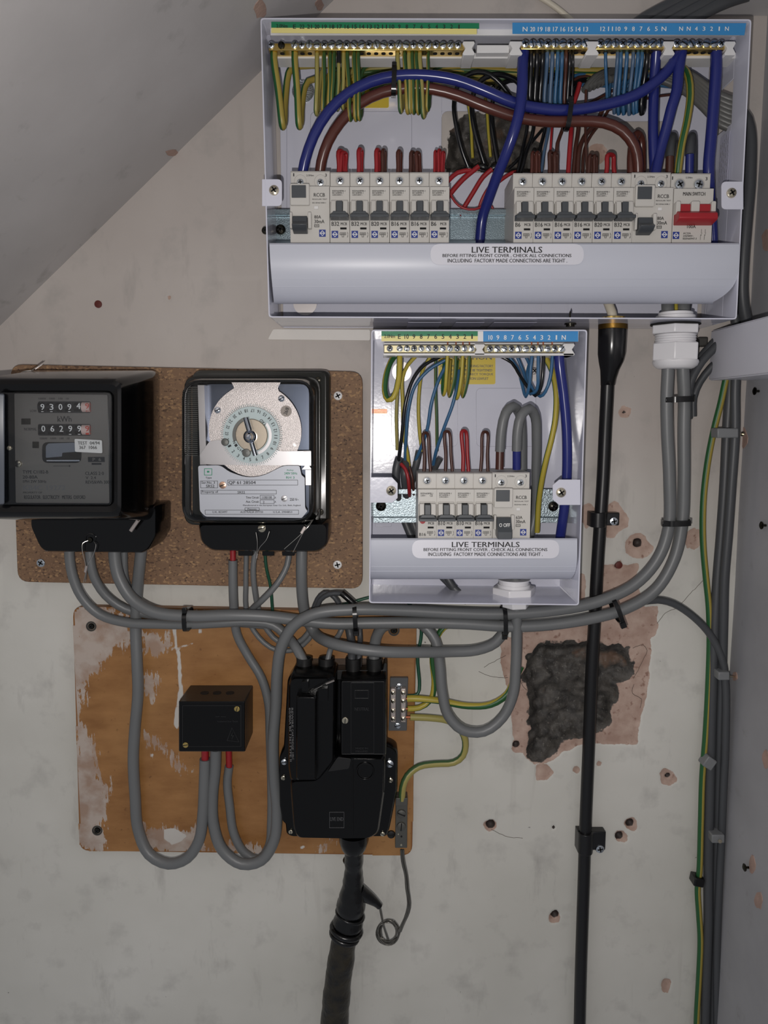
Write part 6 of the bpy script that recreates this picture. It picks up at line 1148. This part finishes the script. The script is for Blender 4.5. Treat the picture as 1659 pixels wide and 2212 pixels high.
# white glands
def hexring(cx, cy, d, r, z0, z1, mb, n=6, off=.2, r2=None):
    c = P(cx, cy, d); k = r*mpp(cy, d); k2 = (r2 or r)*mpp(cy, d)
    mb.loft([[(c.x+math.cos(off+2*math.pi*i/n)*q, c.y+math.sin(off+2*math.pi*i/n)*q, z) for i in range(n)] for q, z in ((k, z0), (k2, z1))])
gl = thing('cable_gland', 'big white nylon gland under the right end of the wide box', 'gland', P(1458, 797, .044)); G = .044; gx = 1459
zz = lambda y: P(gx, y, G).z; f0 = zf_
mb = MB(); hexring(gx, 690, G, 41, f0+.0013, f0+.0075, mb, 24, 0); hexring(gx, 690, G, 36, f0+.0075, f0+.0105, mb, 24, 0); part('lock_nut', mb, M['gland'], gl, bevel=.0006)
mb = MB(); hexring(gx, 700, G, 52, f0-.0010, f0-.0002, mb, 30, 0); part('washer', mb, M['hole'], gl)
mb = MB(); hexring(gx, 710, G, 53, f0-.0095, f0-.0015, mb, 6, .15); part('nut', mb, M['gland'], gl, bevel=.001)
mb = MB()
zt = f0-.0095
for k in range(4): hexring(gx, 730, G, 43, zt-.0006-.0022*k, zt-.0022*k, mb, 30, 0, 41); hexring(gx, 730, G, 41, zt-.0022*k-.0022, zt-.0006-.0022*k, mb, 30, 0, 43)
part('thread', mb, M['gland'], gl)
mb = MB(); z1 = zt-.0085; z2 = zz(797); hexring(gx, 760, G, 52, z2+.0075, z1, mb, 6, .15); part('clamping_nut', mb, M['gland'], gl, bevel=.001)
mb = MB(); c = P(gx, 780, G); k = mpp(780, G); mb.lathe([(47*k, .0080), (48*k, .006), (45*k, .003), (38*k, .0006), (34*k, 0), (.0001, 0)], (c.x, c.y, z2), axis='z', n=30); part('dome', mb, M['gland'], gl)
gl2 = thing('cable_gland', 'white nylon gland standing on the floor of the narrow box', 'gland', P(1112, 1290, .036)); f1 = min(lz)
mb = MB(); hexring(1110, 1280, .036, 48, f1+.0013, f1+.0085, mb, 6, .15); part('nut', mb, M['gland'], gl2, bevel=.001)
mb = MB(); hexring(1110, 1265, .036, 35, f1+.0085, f1+.0115, mb, 28, 0); hexring(1110, 1255, .036, 32, f1+.0115, f1+.0150, mb, 28, 0); hexring(1110, 1255, .036, 34, f1+.0150, f1+.0162, mb, 28, 0); part('thread', mb, M['gland'], gl2)
mb = MB(); hexring(1113, 1340, .036, 30, f1-.0120, f1-.0010, mb, 6, .15); part('lower_nut', mb, M['gland'], gl2, bevel=.001)
# cables between the gland and the trunking
for i, (r, pts) in enumerate([(9, [(1487,905,.020),(1487,860,.022),(1492,825,.022),(1515,782,.022),(1550,745,.022)]), (9, [(1478,880,.014),(1480,840,.014),(1495,800,.014),(1520,765,.014),(1556,725,.016)]), (8, [(1497,900,.014),(1498,860,.014),(1512,825,.014),(1535,795,.016),(1560,770,.018)])]):
    cable(f'dark grey cable swinging from behind the big gland into the trunking, {["front","upper","lower"][i]} one', [(pts, r, 'dgrey')])
mb = MB(); mb.rectpx(1508, 728, 1530, 748, .001, .012); solo('rubber_block', mb, M['grommet'], 'small dark block on the wall between big gland and trunking', 'block', bevel=.0015)
wire('long green-yellow cable running down the corner left of the grey ones', [(1572,800,.020),(1566,828,.018),(1557,870,.015),(1543,925,.012),(1530,990,.010),(1521,1060,.009),(1518,1120,.009),(1519,1180,.009),(1525,1250,.009),(1531,1310,.009),(1533,1380,.009),(1530,1480,.010),(1524,1590,.010),(1517,1680,.010),(1514,1780,.010),(1511,1880,.009),(1507,1920,.008),(1510,1975,.008),(1513,2030,.008),(1510,2110,.008),(1505,2200,.008),(1504,2260,.008)], 6.6, 'gy4', 'cable', 'cable', n=12)
cable('dark grey corner cable, left of two running down from the trunking', [([(1578,800,.018),(1576,850,.014),(1571,930,.012),(1565,1050,.011),(1558,1150,.010),(1550,1250,.010),(1544,1350,.010),(1540,1450,.010),(1537,1550,.010),(1534,1680,.010),(1531,1800,.010),(1530,1900,.009),(1530,2000,.009),(1526,2120,.009),(1522,2260,.009)], 10.5, 'dgrey')])
cable('dark grey corner cable, right of two running down from the trunking', [([(1590,800,.026),(1588,850,.026),(1588,930,.024),(1580,1050,.022),(1573,1150,.020),(1565,1250,.018),(1563,1330,.016),(1560,1450,.012),(1556,1550,.010),(1552,1680,.008),(1549,1800,.007),(1546,1920,.007),(1543,2080,.007),(1539,2260,.007)], 9.5, 'dgrey')])
def sclip(label, x0, y0, x1, y1, d0, d1, rot, m_, pin=None, name='cable_clip'):
    t = thing(name, label, 'clip', P((x0+x1)/2, y1, d0)); mb = MB(); c = P((x0+x1)/2, (y0+y1)/2, d1); pl = pw(rect(x0, y0, x1, y1), d1); ca, sa = math.cos(rot), math.sin(rot)
    pl = [(c.x+(x-c.x)*ca-(z-c.z)*sa, c.z+(x-c.x)*sa+(z-c.z)*ca) for x, z in pl]; mb.prism(pl, d0, d1); part('clip', mb, m_, t, bevel=.0012)
    if pin: mb = MB(); a_, b_ = P(*pin[0]), P(*pin[1]); mb.tube([a_, b_], .0011, n=10); mb.tube([b_, b_ + (b_-a_).normalized()*.001], .002, n=12); part('pin', mb, M['nickel'], t)
gc = mat('grey_clip_plastic', (118, 120, 122), .45)
sclip('grey clip over the two corner cables below the trunking', 1550, 925, 1596, 946, .016, .032, 0, gc, ((1590, 936, .026), (1603, 938, .020)))
sclip('grey clip pinned beside the corner cables at the branch cable', 1552, 1452, 1577, 1470, .008, .026, 0, gc, ((1575, 1461, .022), (1592, 1463, .012)))
sclip('slanted grey clip on the corner cables near the middle', 1522, 1638, 1546, 1662, .008, .021, -.6, gc); sclip('small grey clip on the corner cables near the lower screw', 1538, 1804, 1566, 1822, .006, .024, 0, gc, ((1554, 1816, .024), (1555, 1817, .0255)))
sclip('small black clip on the green-yellow cable in the lower right', 1500, 1899, 1522, 1917, .001, .015, -.2, M['tie'])
# --- cable ties: a flat strap round the bundle and its square head
def tie(label, cx, cy, d, ax, half, depth, wid, head, hw=7, hd=None):
    t = thing('cable_tie', label, 'cable tie', P(cx, cy, d)); c = P(cx, cy, d); k = mpp(cy, d); a = math.radians(ax); U = Vector((math.cos(a), 0, math.sin(a))); A = Vector((-math.sin(a), 0, math.cos(a))); Y = Vector((0, -1, 0))
    n = 32; e = 2/3.2; prof = [(math.copysign(abs(math.cos(2*math.pi*i/n))**e, math.cos(2*math.pi*i/n)), math.copysign(abs(math.sin(2*math.pi*i/n))**e, math.sin(2*math.pi*i/n))) for i in range(n)]
    mb = MB(); rings = []
    for (s, g) in ((-1, 0), (1, 0), (1, .0009), (-1, .0009)): rings.append([c + U*(s*wid*k/2) + A*(p*(half*k+g)) + Y*(q*(depth+g)) for p, q in prof])
    rings.append(rings[0]); mb.loft(rings, cap0=False, cap1=False); part('strap', mb, M['tie'], t, smooth=50)
    h, off = head; hc = c + A*(h*(half*k+.001)) + Y*(depth*off); s = hw*k
    mb = MB(); vs = [hc + U*(i*s*.62) + A*(j*s*.8) + Y*(l*.0022) for i in (-1, 1) for j in (-1, 1) for l in (-1, 1)]; mb.add(vs, [(0, 1, 3, 2), (4, 6, 7, 5), (0, 4, 5, 1), (2, 3, 7, 6), (0, 2, 6, 4), (1, 5, 7, 3)]); part('head', mb, M['tie'], t, bevel=.0004)
tie('black cable tie round the grey tails left of the connector box', 406, 1337, .038, 1, 22, .0150, 9, (1, .7), 8)
tie('black cable tie round the thick cables above the service head', 768, 1331, .037, 3, 28, .0150, 9, (-1, .5), 10)
tie('black cable tie under the right end of the narrow box', 1088, 1340, .033, 2, 30, .0125, 9, (-1, .3), 9)
tie('black cable tie where the bundle starts climbing near the black cable', 1330, 1317, .033, 22, 28, .0125, 9, (-1, .6), 10)
tie('black cable tie on the climbing cables at mid height', 1460, 1128, .034, -88, 27, .0110, 12, (-1, .7), 9)
tie('black cable tie just under the big white gland', 1467, 863, .038, -88, 27, .0110, 12, (-1, .7), 9)
tie('black cable tie on the arched blue and brown cables, left', 851, 177, .058, -2, 28, .0075, 10, (1, .2), 9)
tie('black cable tie on the arched blue and brown cables, right', 1227, 251, .0545, -6, 28, .0075, 10, (1, .2), 9)
# --- taped supply cable and its earth strands
sc = thing('supply_cable', 'fat black taped supply cable dropping from the service head', 'cable', P(722, 2212, .03))
pts = [(764,1815,.040,20),(764,1850,.036,19.5),(763,1885,.032,19),(762,1912,.030,23),(761,1935,.030,28),(757,1960,.028,30),(753,1985,.026,30),(750,2000,.026,32)]
def fat(pts, n=24, jit=.04, seed=1):
    q = random.Random(seed); P3 = [P(p[0], p[1], p[2]) for p in pts]; W = spline(P3, .004); L = [0]
    for a_, b_ in zip(W, W[1:]): L.append(L[-1]+(b_-a_).length)
    l3 = [0]
    for a_, b_ in zip(P3, P3[1:]): l3.append(l3[-1]+(b_-a_).length)
    R = [float(np.interp(l*l3[-1]/L[-1], l3, [p[3]*mpp(p[1], p[2]) for p in pts]))*(1+q.uniform(-jit, jit)) for l in L]; return W, R
mb = MB(); W, R = fat(pts, jit=.055); mb.tube(W, R, n=24); part('tape_wrap', mb, M['tape'], sc, smooth=60, label='shiny black tape wrapped round the joint')
mb = MB(); W, R = fat([(775,1925,.030,17),(795,1938,.028,13),(812,1950,.026,9),(820,1958,.025,7)], seed=3); mb.tube(W, R, n=16); part('taped_branch', mb, M['tape'], sc, smooth=60, label='taped branch holding the earth strands')
for (x, y, r, h, tl) in ((748, 2008, 33, .005, .25), (744, 2020, 30, .005, .3), (762, 1860, 20.5, .002, .1), (756, 1975, 31.5, .003, .3)):
    mb = MB(); c = P(x, y, .027); k = r*mpp(y, .027); n_ = Vector((tl, 0, 1)).normalized(); u = n_.cross(Vector((0, 1, 0))).normalized(); v = n_.cross(u); mb.tube([c + (u*math.cos(2*math.pi*i/28)+v*math.sin(2*math.pi*i/28))*k*.94 for i in range(29)], h*.6, n=10)
    part('tape_ridge', mb, M['tape'], sc, smooth=60)
mb = MB(); W, R = fat([(748,2020,.026,26),(741,2040,.026,27),(737,2070,.026,28),(731,2110,.026,28.5),(726,2160,.026,29),(722,2212,.026,29.5),(718,2290,.026,30)], jit=.035, seed=4); mb.tube(W, R, n=26); part('armour_sheath', mb, M['tarry'], sc, smooth=60, label='tarred and stained lower sheath')
es = thing('earth_strands', 'bundle of dark bare earth strands coiled beside the taped cable', 'wire', P(838, 2045, .02)); q = random.Random(11)
def jig(pts, s): ox, oy = q.uniform(-s, s), q.uniform(-s, s); return [(x+ox+q.uniform(-.6, .6), y+oy*.3, d+q.uniform(-.001, .001)) for x, y, d in pts]
for i in range(7): mb = MB(); tb_(mb, jig([(868,1835,.018),(870,1860,.018),(877,1890,.018),(879,1920,.018),(883,1950,.020),(880,1970,.020),(870,1995,.020),(862,2012,.020)], 3.4), 1.5, 6); part('strand', mb, M['strand'], es, smooth=60)
for i in range(11):
    cx, cy, rx, ry = 838+q.uniform(-2.5, 2.5), 2014+q.uniform(-3, 3), q.uniform(17, 25), q.uniform(20, 28); a0 = q.uniform(0, 6); mb = MB()
    tb_(mb, [(cx+math.cos(a0+t*.62)*rx, cy+math.sin(a0+t*.62)*ry, .018+.003*math.sin(t+i)) for t in range(11)], 1.4, 6, step=.003); part('strand', mb, M['strand'], es, smooth=60)
for i in range(4): mb = MB(); tb_(mb, jig([(818,1952,.025),(823,1975,.022),(828,2000,.020),(838,2030,.019)], 2), 1.5, 6); part('strand', mb, M['strand'], es, smooth=60)
